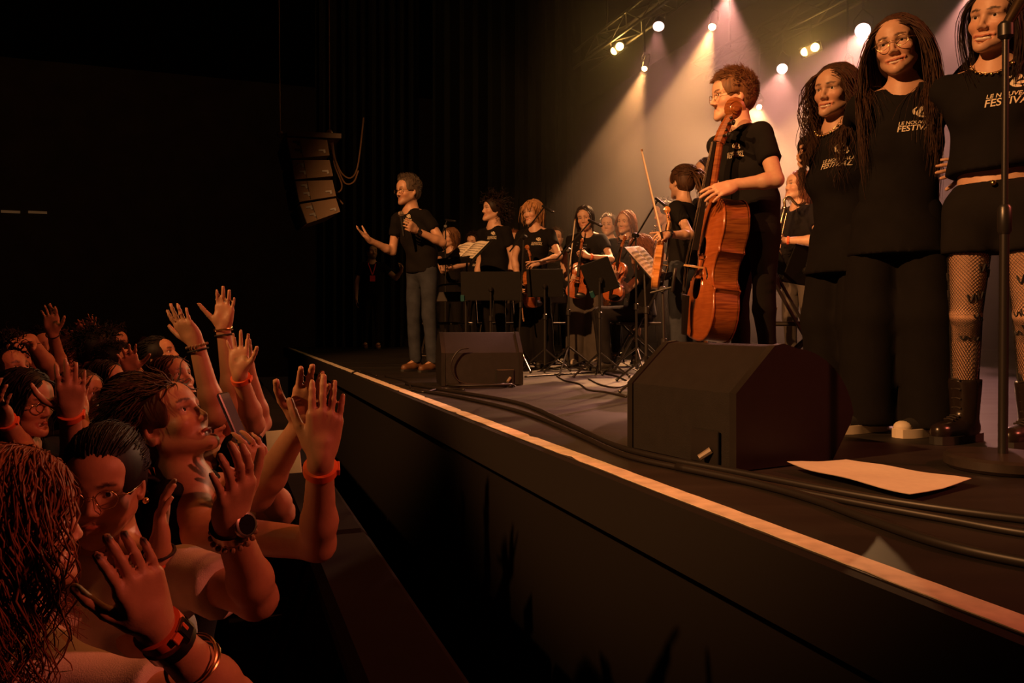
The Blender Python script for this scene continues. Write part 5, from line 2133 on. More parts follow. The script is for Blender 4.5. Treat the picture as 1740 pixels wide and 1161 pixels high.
def violin(label, px, py, Y, ax2, nrm, group='violins', pale=False, L=0.36):
    """(px, py): bottom of the body; ax2: pixel of the scroll at the same distance"""
    O = P(px, py, Y)
    A = P(ax2[0], ax2[1], Y + (ax2[2] if len(ax2) > 2 else 0)) - O
    return bowed(label, 'violin', O, A, nrm, L, 0.10, (V_PALE, V_PALE) if pale else (V_FRONT, V_RIB), 'violin', group, 0.0009)


def clarinet(label, pts, r, group=None, bass=False):
    """pts: from mouthpiece end to bell end"""
    pts = [np.asarray(p, float) for p in pts]
    root = empty('bass_clarinet' if bass else 'clarinet', pts[-1])
    tag(root, label, 'clarinet', group)
    a, b_ = pts[0], pts[-1]
    d = unit(b_ - a)
    L = np.linalg.norm(b_ - a)
    u, v = perp(d)
    m = MB()
    m.lathe(a, d, [(r * .9, 0), (r, .02), (r, L * .98), (r * 1.1, L)] if bass else [(r * .55, 0), (r * .9, .05), (r, .09), (r, L - .10), (r * 1.3, L - .05), (r * 2.3, L)], 14)
    m.build('body', mat('grenadilla', (0.02, 0.013, 0.010), rough=0.3), root)
    silver = mat('silver_keys', (0.80, 0.66, 0.48), rough=0.22, metal=1.0)
    m = MB()
    side = -np.array([0, 1.0, 0])
    side = unit(side - d * np.dot(side, d))
    w = np.cross(d, side)
    n = 11 if bass else 8
    for i in range(n):
        c = a + d * L * (0.08 + 0.84 * i / n) + side * (r + .004)
        m.lathe(c, side, [(0.012 if bass else .007, 0), (0.012 if bass else .007, 0.004), (.004, .006)], 10)
        m.rod(c + w * r * .8 + d * 0.0, c + w * r * .8 + d * L * 0.07, 0.0028, None, 6)
        m.ball(c - w * r * 1.1 + d * .02, np.array([.008, .004, .012]), np.array([w, side, d]), 8, 5)
    for q in (-1, 1):
        m.rod(a + d * L * .06 + side * (r + .006) + w * q * r * .7, a + d * L * .94 + side * (r + .006) + w * q * r * .7, 0.0026, None, 6)
    m.build('keywork', silver, root)
    m = MB()
    for t in (0.0, 0.33, 0.66, 0.985):
        m.lathe(a + d * L * t, d, [(r * 1.12, 0), (r * 1.2, .004), (r * 1.2, .014), (r * 1.12, .018)], 14)
    m.build('ring', silver, root)
    return root, d


def handheld_mic(label, p, d, L=0.17):
    d = unit(d)
    root = empty('handheld_microphone', p)
    tag(root, label, 'microphone')
    m = MB()
    m.lathe(p, d, [(0.011, 0), (0.0125, .01), (0.019, L * .78), (0.023, L * .86)], 14)
    m.build('handle', mat('mic_black', (0.02, 0.018, 0.017), rough=0.4, metal=0.3), root)
    m = MB()
    m.ball(p + d * (L * 1.0), 0.027, None, 16, 10)
    m.build('grille_head', mat('mic_mesh', (0.55, 0.42, 0.32), rough=0.35, metal=1.0, bump=0.9, bscale=600), root, True)
    m = MB()
    m.torus(p + d * L * 0.97, d, 0.0275, 0.003, 20, 6)
    m.build('ring', mat('steel', (0.55, 0.48, 0.40), rough=0.3, metal=1.0), root)
    return root


# ------------------------------------------------------------------ the players and the host on the stage
SHORT = dict(style='short', n=500, length=0.045, rad=0.0026, wave=0.003, freq=6)
GREYT = cloth('trousers_grey', (0.085, 0.075, 0.068), noise=0.2, scale=8)
DKJEAN = cloth('denim_dark', (0.022, 0.020, 0.022), noise=0.3, scale=9)
NEAR = dict(hv=0.0045, bv=0.014, cv=0.017)
MID = dict(hv=0.0091, bv=0.019, cv=0.024)
FAR = dict(hv=0.012, bv=0.022, cv=0.026)
UP = np.array([0, 0, 1.0])

# host with the hand microphone
rt, J, X = person('man in a black T-shirt and jeans speaking into a microphone with one arm held out', (693, 300), h=1.79, face=232, look=(222, -4, 0), lean=(-0.12, 0),
                  arms={'R': dict(elb=(667, 428, -1), wri=(629, 409, -1), tip=(602, 386, -1), n=(0.2, -0.5, 1), curl=0.12, spread=0.7),
                        'L': dict(elb=(752, 413, -1), wri=(708, 392, -1), tip=(684, 378, -1), n=(-0.5, 0.3, 0.2), curl=[0.75, 0.8, 0.85, 0.9], thumb=(20, 0.5, 0.2))},
                  hair=dict(SHORT, comb=(0.1, 0.1, 0.3)), hair_col='grey', glasses=True, smile=0.0, openm=0.25, beard=0.45, prints=True, pw=0.10, print_t=0.02, print_off=0.045,
                  shoes='brown', bottom='jeans', skin=(0.58, 0.33, 0.21), bands=[('L', 'watch', 0.015)], **MID)
w = J['wriL']
handheld_mic('hand microphone held up to the mouth of the man in jeans', P(686, 402, w[1] - 0.06), P(680, 357, w[1] - 0.05) - P(686, 402, w[1] - 0.06), 0.20)

# stage hand in the wings
rt, J, X = person('man in dark clothes with a red lanyard standing in the wings', (632, 415), h=1.80, face=285, look=(300, 4, 0), build=1.08,
                  arms={'L': dict(elb=(673, 473, -1), wri=(682, 461, -1), tip=(685, 443, -1), n=(-0.8, -0.5, 0), curl=0.7)},
                  hair=dict(SHORT, n=250, rad=0.003), hair_col='dark', beard=0.9, smile=0.1, bottom='slim', shoes='brown', **FAR)
m = MB()
nb, f_, r_ = X['nb'], X['B'][1], X['B'][0]
for q in (-1, 1):
    m.tube([nb + r_ * q * 0.065 + UP * 0.03 - f_ * 0.02, nb + r_ * q * 0.062 + f_ * 0.075 - UP * 0.02, nb + r_ * q * 0.03 + f_ * 0.125 - UP * 0.13, nb + f_ * 0.150 - UP * 0.22], 0.009, 6, flat=0.3)
m.box(nb + f_ * 0.165 - UP * 0.28, (0.045, 0.004, 0.05), X['B'])
m.build('lanyard', mat('lanyard_red', (0.75, 0.04, 0.025), rough=0.6), rt)
m = MB()
m.ball(nb + f_ * 0.16 - UP * 0.225, 0.014, None, 8, 6)
m.build('lanyard_clip', mat('gold', (0.85, 0.60, 0.28), rough=0.25, metal=1.0), rt)

# curly haired player
person('player with a dark mop of curls in a black T-shirt, smiling past the host', (838, 335), h=1.76, face=226, look=(206, 5, 0), hair=dict(style='curly', n=220, length=0.11, rad=0.0058, wave=0.010, freq=16, vol=0.008),
       hair_col='dark', smile=0.7, openm=0.3, prints=True, print_t=0.05, bottom='slim', **MID)

# blonde violinist
rt, J, X = person('blonde woman in black holding a violin and bow down at her side', (905, 340), h=1.68, face=245, look=(228, -4, -4), female=True,
                  arms={'R': dict(elb=(874, 440, -1), wri=(882, 482, -1), tip=(889, 505, -1), n=(1, 0, 0), curl=0.7),
                        'L': dict(elb=(950, 436, -1), wri=(916, 447, -1), tip=(890, 451, -1), n=(0, 0.6, -0.6), curl=0.6)},
                  hair=dict(style='long', n=220, length=0.20, rad=0.0058, wave=0.008, freq=6, bangs=60, inw=0.1), hair_col='blonde', smile=0.8, openm=0.3, prints=True, bottom='wide', **MID)
yv = J['wriL'][1]
m = MB()
violin('dark orange violin hanging from the hand of the blonde woman', 905, 523, yv + 0.02, (896, 440), (0.75, -0.65, 0.05), 'violins held on stage')
bow('bow held point down by the blonde woman', P(885, 492, yv - 0.05), P(891, 566, yv - 0.1) * 0.5 + P(888, 420, yv - 0.05) * 0.5 - UP * 0.30)

# violinist with the plait
rt, J, X = person('dark haired woman with a plait holding a violin upright before her chest', (994, 350), h=1.66, face=258, look=(252, -10, -5), female=True,
                  arms={'R': dict(elb=(958, 448, -1), wri=(964, 474, -1), tip=(980, 470, -1), n=(0.7, 0.5, 0), curl=0.6),
                        'L': dict(elb=(1038, 441, -1), wri=(1000, 436, -1), tip=(975, 424, -1), n=(-0.2, 0.8, -0.4), curl=0.8)},
                  hair=dict(style='long', n=220, length=0.26, rad=0.0058, wave=0.006, freq=6), hair_col='dark', smile=0.6, prints=False, bottom='wide', bottom_mat=GREYT,
                  shoes='white', bands=[('L', 'wristband', 0.03)], scoop=0.02, **MID)
yv = J['wriL'][1]
violin('red brown violin held upright by the woman with a plait', 978, 507, yv - 0.02, (989, 412), (-0.15, -0.98, 0.1), 'violins held on stage')
bow('bow held upright along the violin of the woman with a plait', P(966, 470, yv - 0.08), P(977, 372, yv - 0.05))

# smiling player with auburn waves
person('smiling woman with long auburn waves standing behind the seated player', (1063, 358), h=1.68, face=250, look=(232, -4, 6), female=True, hair=dict(style='long', n=220, length=0.42, rad=0.0058, wave=0.014, freq=12),
       hair_col='auburn', smile=0.9, openm=0.35, bottom='slim', **MID)

# seated player, back half turned
Yc = 7.6
rt, J, X = person('seated woman with bushy auburn hair, her back half turned, a violin in her lap', (1088, 402), Y=Yc, face=178, look=(165, -10, 0), female=True, seated=dict(z=0.44), build=1.1,
                  arms={'L': dict(elb=(1064, 492, -1), wri=(1046, 471, -1), tip=(1038, 456, -1), n=(0.2, 0.9, 0.3), curl=0.7)},
                  hair=dict(style='long', n=220, length=0.34, rad=0.0055, wave=0.018, freq=14, vol=0.012), hair_col='auburn', bottom='jeans', bottom_mat=DKJEAN, lean=(0, 0), **MID)
violin('orange violin held low by the seated woman', 1040, 512, J['wriL'][1] + 0.05, (1060, 420), (-0.6, -0.75, 0.1), 'violins held on stage')
folding_chair('folding chair under the seated woman with bushy hair', X['H'][0] * FPX / X['H'][1] + CX, 540, X['H'][1], 178)

# second violin resting beside the plaited violinist
violin('amber violin standing on its side on the chair behind the plaited violinist', 1016, 546, 8.9, (1048, 468), (0.8, 0.5, 0.1), 'violins held on stage', pale=True)
folding_chair('folding chair holding the amber violin', 1022, 550, 8.95, 270)

# player with the ponytail, back turned
rt, J, X = person('woman with a brown ponytail turned away, a violin and an upright bow in her hand', (1158, 282), h=1.67, face=146, look=(122, 0, 0), female=True,
                  arms={'L': dict(elb=(1172, 399, -1), wri=(1134, 399, -1), tip=(1112, 404, -1), n=(0.1, 0.8, -0.4), curl=0.75)},
                  hair=dict(style='long', n=200, length=0.11, rad=0.004, wave=0.002, updo=True, tail=dict(n=110, len=0.34, z=0.035)), hair_col='brown', bottom='jeans', bands=[('L', 'watch', 0.012)], **MID)
yv = J['wriL'][1]
bow('bow held upright by the woman with the ponytail', P(1126, 412, yv - 0.06), P(1089, 254, yv - 0.02))
violin('pale honey violin hanging from the hand of the woman with the ponytail', 1112, 492, yv + 0.03, (1124, 402), (0.97, -0.2, 0), 'violins held on stage', pale=True)

# woman with glasses behind the cello
person('woman with dark hair and round glasses standing behind the cello', (1202, 268), h=1.82, face=205, look=(196, 0, 0), female=True, hair=dict(style='long', n=220, length=0.32, rad=0.0058, wave=0.006, freq=6), hair_col='dark',
       glasses=True, smile=0.8, bottom='slim', **MID)

# clarinet player and the far row
rt, J, X = person('dark curly haired man with a clarinet behind the ponytail player', (1128, 343), h=1.80, face=205, look=(190, -14, 0), hair=dict(style='curly', n=200, length=0.06, rad=0.004, wave=0.008, freq=14), hair_col='black',
                  bottom='slim', arms={'R': dict(elb=(1108, 455, 1), wri=(1108, 425, -1), tip=(1108, 408, -1), n=(0.5, 0.5, 0), curl=0.7),
                                       'L': dict(elb=(1138, 450, -1), wri=(1112, 415, -1), tip=(1108, 398, -1), n=(-0.5, 0.5, 0), curl=0.7)}, skin=(0.45, 0.25, 0.16), **MID)
clarinet('black clarinet with silver keys held by the curly haired man', [P(1114, 383, J['wriL'][1] - 0.02), P(1104, 462, J['wriL'][1] - 0.10)], 0.013)
person('young man in black with short hair standing alone against the haze', (1033, 364), h=1.80, face=262, look=(250, -4, 0), hair=dict(SHORT, n=250, rad=0.003), hair_col='brown', smile=0.3, prints=True, bottom='slim', **FAR)
person('short haired player seen between the blonde and the plaited violinists', (946, 388), h=1.74, face=250, look=(262, 0, 0), hair=dict(SHORT, n=250, rad=0.003), hair_col='brown', bottom='slim', **FAR)
person('player half hidden behind the blonde woman and her microphone stand', (873, 392), h=1.70, face=270, look=(270, 0, 0), hair=dict(SHORT, n=250, rad=0.003), hair_col='auburn', bottom='slim', **FAR)
rt, J, X = person('dark haired player behind the open score', (805, 396), h=1.68, face=250, look=(240, -8, 0), hair=dict(style='curly', n=200, length=0.05, rad=0.004, wave=0.008, freq=12), hair_col='dark', bottom='slim', prints=True, **FAR)
rt, J, X = person('long haired woman in black standing between the host and the open score', (765, 387), h=1.60, face=235, look=(222, 0, 6), female=True, hair=dict(style='long', n=200, length=0.30, rad=0.005, wave=0.008, freq=8), hair_col='lightbrown',
                  arms={'L': dict(elb=(793, 448, -1), wri=(768, 456, -1), tip=(752, 458, -1), n=(0, 0.5, 1), curl=0.5), 'R': dict(elb=(745, 445, -1), wri=(752, 462, -1), tip=(762, 458, -1), n=(0, 0.5, 1), curl=0.5)}, bottom='slim', **MID)

# cellist
rt, J, X = person('tall young man with glasses and tousled light brown hair standing behind his cello', (1244, 122), h=1.81, face=205, look=(186, -4, 0), lean=(-0.10, 0.0),
                  arms={'L': dict(elb=(1319, 306, -1), wri=P(1250, 314, 4.04), tip=P(1197, 331, 4.02), n=(-0.1, 0.75, -0.6), curl=[0.16, 0.2, 0.25, 0.3], spread=0.8, thumb=(30, 0.6, 0.1)),
                        'R': dict(coarse=True, elb=(1235, 300, 1), wri=(1200, 345, 1), tip=(1185, 360, 1), n=(0.6, -0.5, 0), curl=0.5)},
                  hair=dict(style='short', n=1500, length=0.042, rad=0.0021, wave=0.004, freq=6, comb=(0.0, 0.5, 0.15), vol=0.003, lift=0.32, mess=0.22), hair_col='lightbrown', glasses=True, smile=0.15,
                  prints=True, pw=0.10, bottom='slim', sleeve=0.62, **NEAR)
yc = J['wriL'][1]
O = P(1199, 578, 4.27)
SC_ = P(1264, 192, 4.12)
bowed('large varnished cello with flamed ribs held upright by the tall young man', 'cello', O, SC_ - O, (-0.985, -0.12, 0.14), 0.755, 0.165, (W_FRONT, W_RIB), 'cello', None, 0.0007, endpin=(O[2] - STAGE_Z) / unit(SC_ - O)[2])

# bass clarinet player
rt, J, X = person('woman with long auburn hair holding a bass clarinet', (1357, 290), h=1.66, face=205, look=(190, 8, 0), female=True, build=1.16,
                  arms={'L': dict(elb=(1393, 409, -1), wri=(1332, 409, -1), tip=(1306, 402, -1), n=(-0.2, 0.9, 0), curl=0.45),
                        'R': dict(elb=(1330, 440, 1), wri=(1316, 428, -1), tip=(1310, 445, -1), n=(0.2, -0.2, 0.6), curl=0.5)},
                  hair=dict(style='long', n=220, length=0.36, rad=0.0055, wave=0.012, freq=10), hair_col='auburn', smile=0.1, bottom='slim', bottom_mat=GREYT, prints=False, bands=[('L', 'wristband', 0.03)], **MID)
yb = J['wriL'][1] - 0.03
cr, d_ = clarinet('tall bass clarinet with a curved golden neck', [P(1334, 352, yb), P(1296, 524, yb + 0.05)], 0.019, None, bass=True)
m = MB()
m.tube(smooth_path([P(1334, 353, yb), P(1333, 340, yb), P(1341, 335, yb), P(1348, 342, yb), P(1356, 349, yb), P(1368, 345, yb + 0.05)], 4), [0.011] * 18 + [0.010] * 3, 8)
m.build('neck', mat('gold', (0.85, 0.60, 0.28), rough=0.25, metal=1.0), cr, True)
m = MB()
m.tube(smooth_path([P(1296, 522, yb + 0.05), P(1295, 540, yb + 0.05), P(1303, 545, yb + 0.0), P(1308, 530, yb - 0.05), P(1309, 522, yb - 0.06)], 4), list(np.linspace(0.019, 0.055, 17)), 10)
m.build('bell', mat('gold', (0.85, 0.60, 0.28), rough=0.25, metal=1.0), cr, True)

# the three women arm in arm
WA = person('woman with long wavy dark hair and a charm necklace, first of three arm in arm', (1420, 109), h=1.59, face=206, look=(216, -3, 3), female=True, lean=(-0.03, 0),
            hair=dict(style='long', n=1800, steps=14, length=0.50, rad=0.0020, wave=0.017, freq=20, part=-0.1, inw=0.12), hair_col='brown', smile=0.85, openm=0.62, prints=True, pw=0.135, print_off=0.065, bottom='wide', shoes='white', feet=200, necklace=True, earring=True,
            arms={'R': dict(coarse=True, elb=(1420, 300, 1), wri=(1440, 380, 1), tip=(1445, 430, 1), n=(0, 1, 0)), 'L': dict(coarse=True, elb=(1490, 250, 1), wri=(1540, 300, 1), tip=(1570, 310, 1), n=(0, -1, 0))},
            shirt_hem=-0.13, **NEAR)
WB = person('woman with glasses and long straight brown hair, in the middle of three arm in arm', (1525, 26), h=1.67, face=240, look=(232, -4, -7), female=True,
            hair=dict(style='long', n=1900, steps=11, length=0.58, rad=0.0020, wave=0.009, freq=8, part=0.12, inw=0.12), hair_col='brown', smile=0.95, openm=0.50, glasses=True, prints=True, pw=0.13, print_off=0.05, bottom='wide', shoes='sneaker', sleeve=0.85, feet=205,
            arms={'R': dict(elb=P(1440, 240, 3.76), wri=P(1372, 255, 3.66), tip=P(1350, 292, 3.58), n=(0.3, -0.6, -0.2), curl=0.3), 'L': dict(coarse=True, elb=(1668, 112, 1), wri=(1770, 118, 1), tip=(1830, 130, 1), n=(0, -1, -1))},
            shirt_hem=-0.12, **NEAR)
NETL = None
WC = person('laughing woman in black shorts, fishnet tights and boots, last of three arm in arm', (1694, -24), h=1.67, face=232, look=(213, -2, 8), female=True,
            hair=dict(style='long', n=1100, steps=11, length=0.36, rad=0.0022, wave=0.004, freq=5, part=0.0), hair_col='dark', smile=1.0, openm=0.8, prints=True, pw=0.15, print_off=0.055, bottom='shorts', shoes='boot', feet=210, necklace=True, earring=True,
            bottom_mat=cloth('shorts_black', (0.014, 0.012, 0.011)),
            arms={'R': dict(elb=(1648, 222, 1), wri=(1642, 281, -1), tip=(1601, 286, -1), n=(-0.3, 0.8, 0), curl=[0.25, 0.3, 0.35, 0.4])},
            shirt_hem=0.155, build=1.04, torso=True, **NEAR)


def fishnet_tights(X, J, root):
    """net over the legs: crossing spiral threads laid on the skin, one part for each leg"""
    for sd in 'RL':
        hp, kn, an = J['hip' + sd], J['kne' + sd], J['ank' + sd]
        m = MB()
        pts = [(hp * 0.62 + kn * 0.38, 0.071), (kn, 0.0525), (kn * 0.75 + an * 0.25, 0.050), (an, 0.0365)]
        # sample the leg axis
        ax, rr = [], []
        for (a, ra), (b, rb) in zip(pts[:-1], pts[1:]):
            for k in range(26):
                t = k / 26
                ax.append(a * (1 - t) + b * t)
                rr.append((ra + (rb - ra) * t) * 1.012 + 0.0012)
        ax, rr = np.array(ax), np.array(rr)
        u = np.array([1.0, 0, 0])
        v = np.array([0, 1.0, 0])
        nst = 34
        for s_ in (-1, 1):
            for k in range(nst):
                a0 = 2 * math.pi * k / nst
                th = a0 + s_ * np.linspace(0, 9.5, len(ax))
                pth = ax + rr[:, None] * (np.cos(th)[:, None] * u + np.sin(th)[:, None] * v)
                m.tube(pth, 0.0009, 3, caps=False)
        # floral motifs knitted into the net
        rg_ = np.random.default_rng(4 + ord(sd))
        for k in range(26):
            i = int(rg_.integers(2, len(ax) - 2))
            a0 = rg_.random() * 6.28
            n = 9
            th = a0 + np.linspace(0, 0.55, n)
            zz = i + 3.0 * np.sin(np.linspace(0, 6.28, n)) + np.linspace(0, 4, n)
            ii = np.clip(zz, 0, len(ax) - 1).astype(int)
            pth = ax[ii] + (rr[ii] + 0.0008)[:, None] * (np.cos(th)[:, None] * u + np.sin(th)[:, None] * v)
            m.tube(pth, 0.0032, 4)
        o = m.build('fishnet_tights', mat('fishnet_thread', (0.012, 0.010, 0.010), rough=0.7), root, False)
        o['kind'] = 'stuff'


fishnet_tights(WC[2], WC[1], WC[0])
m = MB()
B_ = WC[2]['B']
pl = WC[1]['pel']
m.ball(pl + UP * 0.055 + B_[1] * 0.115 - B_[0] * 0.0, 0.010, None, 10, 6)
m.build('button', mat('brass', (0.78, 0.55, 0.25), rough=0.28, metal=1.0), WC[0], True)


# ------------------------------------------------------------------ the audience
def fan(label, top, ppm, **k):
    k.setdefault('hidden_low', True)
    k.setdefault('headscale', 1.0)
    k.setdefault('skin', SK2)
    return person(label, top, Y=FPX / ppm, z0=0.0, group='audience in the front rows', **k)


N1 = dict(hv=0.0045, bv=0.014, cv=0.018)
N2 = dict(hv=0.0068, bv=0.016, cv=0.020)
N3 = dict(hv=0.0091, bv=0.019, cv=0.028)
N4 = dict(hv=0.012, bv=0.024, cv=0.034)
SK2 = (0.52, 0.27, 0.15)

fan('clapping person with curly auburn hair seen from behind, in a white top', (22, 772), 1040, face=35, look=(28, 0, 0), female=True, shirt='white', sleeve=0.5, bottom='slim', smile=0,
    hair=dict(style='long', n=1600, length=0.36, rad=0.0026, wave=0.019, freq=17, vol=0.012, steps=15, grav=0.22, inw=0.1), hair_col='auburn', nails=(0.02, 0.01, 0.01),
    arms={'R': dict(sho=P(150, 1175, 1.27), elb=(395, 1195, -1), wri=(262, 1062, -1), tip=(205, 900, -1), n=(-0.85, 0.5, 0.1), curl=0.18, spread=0.5, thumb=(30, 0.35, 0.2)),
          'L': dict(elb=(70, 1230, 1), wri=(128, 1085, 1), tip=(140, 905, 1), n=(0.95, 0.3, 0), curl=0.08, spread=0.4)},
    bands=[('R', 'wristband', 0.015), ('R', 'squarewatch', 0.040, 1.0, True, np.array([0.75, -0.4, 0.5])), ('R', 'bangle', 0.105)], **N1)
fan('woman with thin glasses and dark hair clapping, in a white ribbed T-shirt', (176, 730), 825, face=325, look=(281, -6, 0), female=True, shirt='white', sleeve=0.6, bottom='slim', smile=0.0, openm=0.12,
    hair=dict(style='long', n=1000, length=0.34, rad=0.0031, wave=0.003, freq=4, updo=True, steps=8, tail=dict(n=160, len=0.3, z=-0.03)), hair_col='black', glasses=True, earring=True, lean=(-0.08, 0.02),
    arms={'R': dict(elb=(292, 1120, -1), wri=(270, 948, -1), tip=(276, 765, -1), n=(0.9, 0.45, 0), curl=0.22, spread=0.4, thumb=(35, 0.1, 0.1)),
          'L': dict(sho=P(312, 975, 1.56), elb=(436, 1018, -1), wri=(392, 892, -1), tip=(412, 765, -1), n=(-0.75, 0.3, 0.5), curl=0.32, spread=0.6)},
    bands=[('R', 'wristband', 0.012), ('R', 'cord', -0.012), ('L', 'watch', 0.004, 1.0, True, np.array([0.8, -0.5, 0.2])), ('L', 'beads', 0.02)], **N1)
fan('person with short brown hair and open mouth looking up, clapping in a black tank top', (283, 646), 710, face=352, look=(352, 33, 0), female=True, shirt='black', sleeve=0, bottom='slim', smile=0.15, openm=0.75,
    hair=dict(style='short', n=1500, length=0.085, rad=0.0027, wave=0.005, freq=6, comb=(0.0, -0.6, -0.35), lift=0.04, mess=0.07, steps=7), hair_col='brown', skin=SK2,
    arms={'R': dict(sho=P(345, 905, 1.74), elb=(541, 925, -1), wri=(545, 778, -1), tip=(562, 632, -1), n=(-0.35, 0.85, 0.35), curl=0.10, spread=0.55, thumb=(30, 0.2, 0.1)),
          'L': dict(elb=(438, 842, -1), wri=(512, 722, -1), tip=(545, 610, -1), n=(0.25, -0.9, 0.35), curl=0.16, spread=0.7, thumb=(42, 0.2, 0.3))},
    bands=[('R', 'wristband', 0.03)], **N1)
fan('person with dark hair raising both hands high, bangles on the wrists', (232, 634), 470, face=350, look=(355, 18, 0), female=True, shirt='darkgrey', bottom='slim', hair=dict(style='long', n=290, length=0.2, rad=0.004, wave=0.004), hair_col='black', skin=SK2,
    arms={'R': dict(sho=P(285, 760, 2.75), elb=(366, 708, -1), wri=(334, 585, -1), tip=(284, 508, -1), n=(0.2, 0.9, 0.2), curl=0.12, spread=1.0),
          'L': dict(sho=P(300, 740, 2.95), elb=(398, 690, -1), wri=(378, 548, -1), tip=(387, 462, -1), n=(0, -1, 0.1), curl=0.05, spread=0.9, thumb=(48, 0.1, 0.05))},
    bands=[('L', 'bangle', 0.0), ('L', 'cord', 0.02), ('R', 'beads', 0.005), ('R', 'cord', 0.02)], **N2)
fan('person with both hands raised, fingers spread, an orange band on the wrist', (338, 668), 455, face=350, look=(355, 10, 0), female=True, shirt='black', bottom='slim', hair=dict(style='long', n=240, length=0.2, rad=0.004), hair_col='dark', skin=SK2,
    arms={'R': dict(sho=P(385, 790, 2.9), elb=(432, 722, -1), wri=(407, 636, -1), tip=(404, 556, -1), n=(0, -1, 0.1), curl=0.06, spread=1.5),
          'L': dict(sho=P(400, 780, 3.05), elb=(446, 720, 1), wri=(424, 632, -1), tip=(428, 566, -1), n=(-0.9, -0.4, 0), curl=0.1)},
    bands=[('R', 'wristband', 0.02)], **N2)
rt, J, X = fan('person half hidden behind the open mouthed one, filming with a phone', (272, 668), 560, face=0, look=(10, 8, 0), female=True, shirt='black', bottom='slim', hair=dict(style='short', n=240, length=0.04, rad=0.003), hair_col='dark', skin=SK2,
    arms={'R': dict(sho=P(400, 880, 2.3), elb=(478, 872, -1), wri=(446, 806, -1), tip=(418, 728, -1), n=(-0.85, 0.35, 0.3), curl=[0.35, 0.4, 0.45, 0.5]),
          'L': dict(elb=(350, 790, 1), wri=(385, 742, 1), tip=(402, 700, -1), n=(0.7, 0.5, 0.2), curl=0.5)},
    bands=[('R', 'wristband', 0.02)], **N2)
# the phone
c = P(398, 716, J['wriR'][1] - 0.02)
dph = unit(P(412, 752, c[1]) - P(381, 680, c[1]))
nph = unit(np.cross(dph, (-0.12, 0.99, 0.1)))
Bp = np.array([np.cross(nph, dph), nph, dph])
root = empty('phone', c)
tag(root, 'dark phone held up sideways in the crowd', 'phone')
m = MB()
m.box(c, (0.036, 0.0045, 0.074), Bp, 0.003)
m.build('case', mat('phone_case', (0.03, 0.026, 0.03), rough=0.2), root)
for sg in (1, -1):
    m = MB()
    m.box(c + nph * sg * 0.0048, (0.033, 0.0006, 0.070), Bp)
    if sg < 0:
        m.build('screen', mat('phone_screen', (0.02, 0.02, 0.03), rough=0.1, emit=(0.20, 0.16, 0.30), estr=0.04), root)
    else:
        m.build('back_glass', mat('phone_back', (0.10, 0.09, 0.12), rough=0.1), root)
# card held up in the crowd
c = P(482, 768, 2.55)
m = MB()
m.box(c, (0.055, 0.0015, 0.07), frame(80, 0, 6))
tag(m.build('paper_card', PAPER, None), 'pale card held up behind the raised arms in the crowd', 'paper')

fan('young man with a thick dark mop of hair looking at the stage', (165, 564), 300, face=330, look=(336, -4, 0), shirt='black', bottom='slim', hair=dict(style='curly', n=240, length=0.06, rad=0.005, wave=0.007, freq=9, vol=0.014), hair_col='black', smile=0.3, skin=SK2, **N3)
fan('woman in profile with dark hair in front of the young man with the thick mop', (180, 612), 345, face=350, look=(355, 8, 0), female=True, shirt='black', bottom='slim', hair=dict(style='long', n=240, length=0.22, rad=0.005), hair_col='black', smile=0.5, skin=SK2, **N3)
fan('woman in profile with long brown hair and a ring on her raised hand', (138, 628), 380, face=350, look=(357, 6, 0), female=True, shirt='black', bottom='slim', hair=dict(style='long', n=240, length=0.3, rad=0.005), hair_col='brown', openm=0.4,
    arms={'R': dict(elb=(205, 735, -1), wri=(192, 700, -1), tip=(186, 645, -1), n=(0.6, -0.6, 0.3), curl=0.2, spread=1.2)}, bands=[('R', 'bangle', 0.0)], skin=SK2, **N3)
fan('woman with glasses and dark hair shouting, one big hand raised in an orange wristband', (42, 628), 500, face=345, look=(350, -4, 0), female=True, shirt='black', bottom='slim', hair=dict(style='long', n=290, length=0.24, rad=0.0045), hair_col='black', glasses=True, openm=0.8, skin=SK2,
    arms={'R': dict(sho=P(75, 800, 2.4), elb=(128, 815, -1), wri=(119, 705, -1), tip=(122, 610, -1), n=(-0.55, 0.75, 0.1), curl=0.22, spread=0.9, thumb=(58, 0.1, 0.35)),
          'L': dict(elb=(150, 780, 1), wri=(138, 706, 1), tip=(132, 640, 1), n=(0.8, -0.3, 0), curl=0.2)},
    bands=[('R', 'wristband', 0.0)], **N2)
fan('person with wild dark curls looking up beside a raised banded wrist', (12, 592), 400, face=340, look=(350, 24, 0), female=True, shirt='black', bottom='slim', hair=dict(style='curly', n=240, length=0.10, rad=0.005, wave=0.009, freq=12), hair_col='black', openm=0.3, skin=SK2,
    arms={'R': dict(sho=P(20, 800, 2.9), elb=(42, 770, -1), wri=(8, 712, -1), tip=(-14, 650, -1), n=(0.3, 0.9, 0.1), curl=0.3)}, bands=[('R', 'wristband', 0.015)], **N2)
fan('person with one arm bent over the head', (22, 568), 330, face=330, look=(330, 0, 0), shirt='black', bottom='slim', hair=dict(style='short', n=240, length=0.04, rad=0.0035), hair_col='dark', skin=SK2,
    arms={'R': dict(sho=P(72, 700, 3.9), elb=(85, 628, -1), wri=(50, 578, -1), tip=(2, 580, -1), n=(0, 0.3, -1), curl=0.2)}, **N3)
fan('light brown haired person raising one open hand above the far rows', (120, 574), 300, face=330, look=(330, 0, 0), female=True, shirt='black', bottom='slim', hair=dict(style='long', n=260, length=0.25, rad=0.006), hair_col='brown', skin=SK2,
    arms={'R': dict(sho=P(112, 680, 4.3), elb=(103, 628, -1), wri=(90, 568, -1), tip=(83, 510, -1), n=(0.1, -1, 0), curl=0.2, spread=0.8)}, bands=[('R', 'cord', 0.0)], **N3)
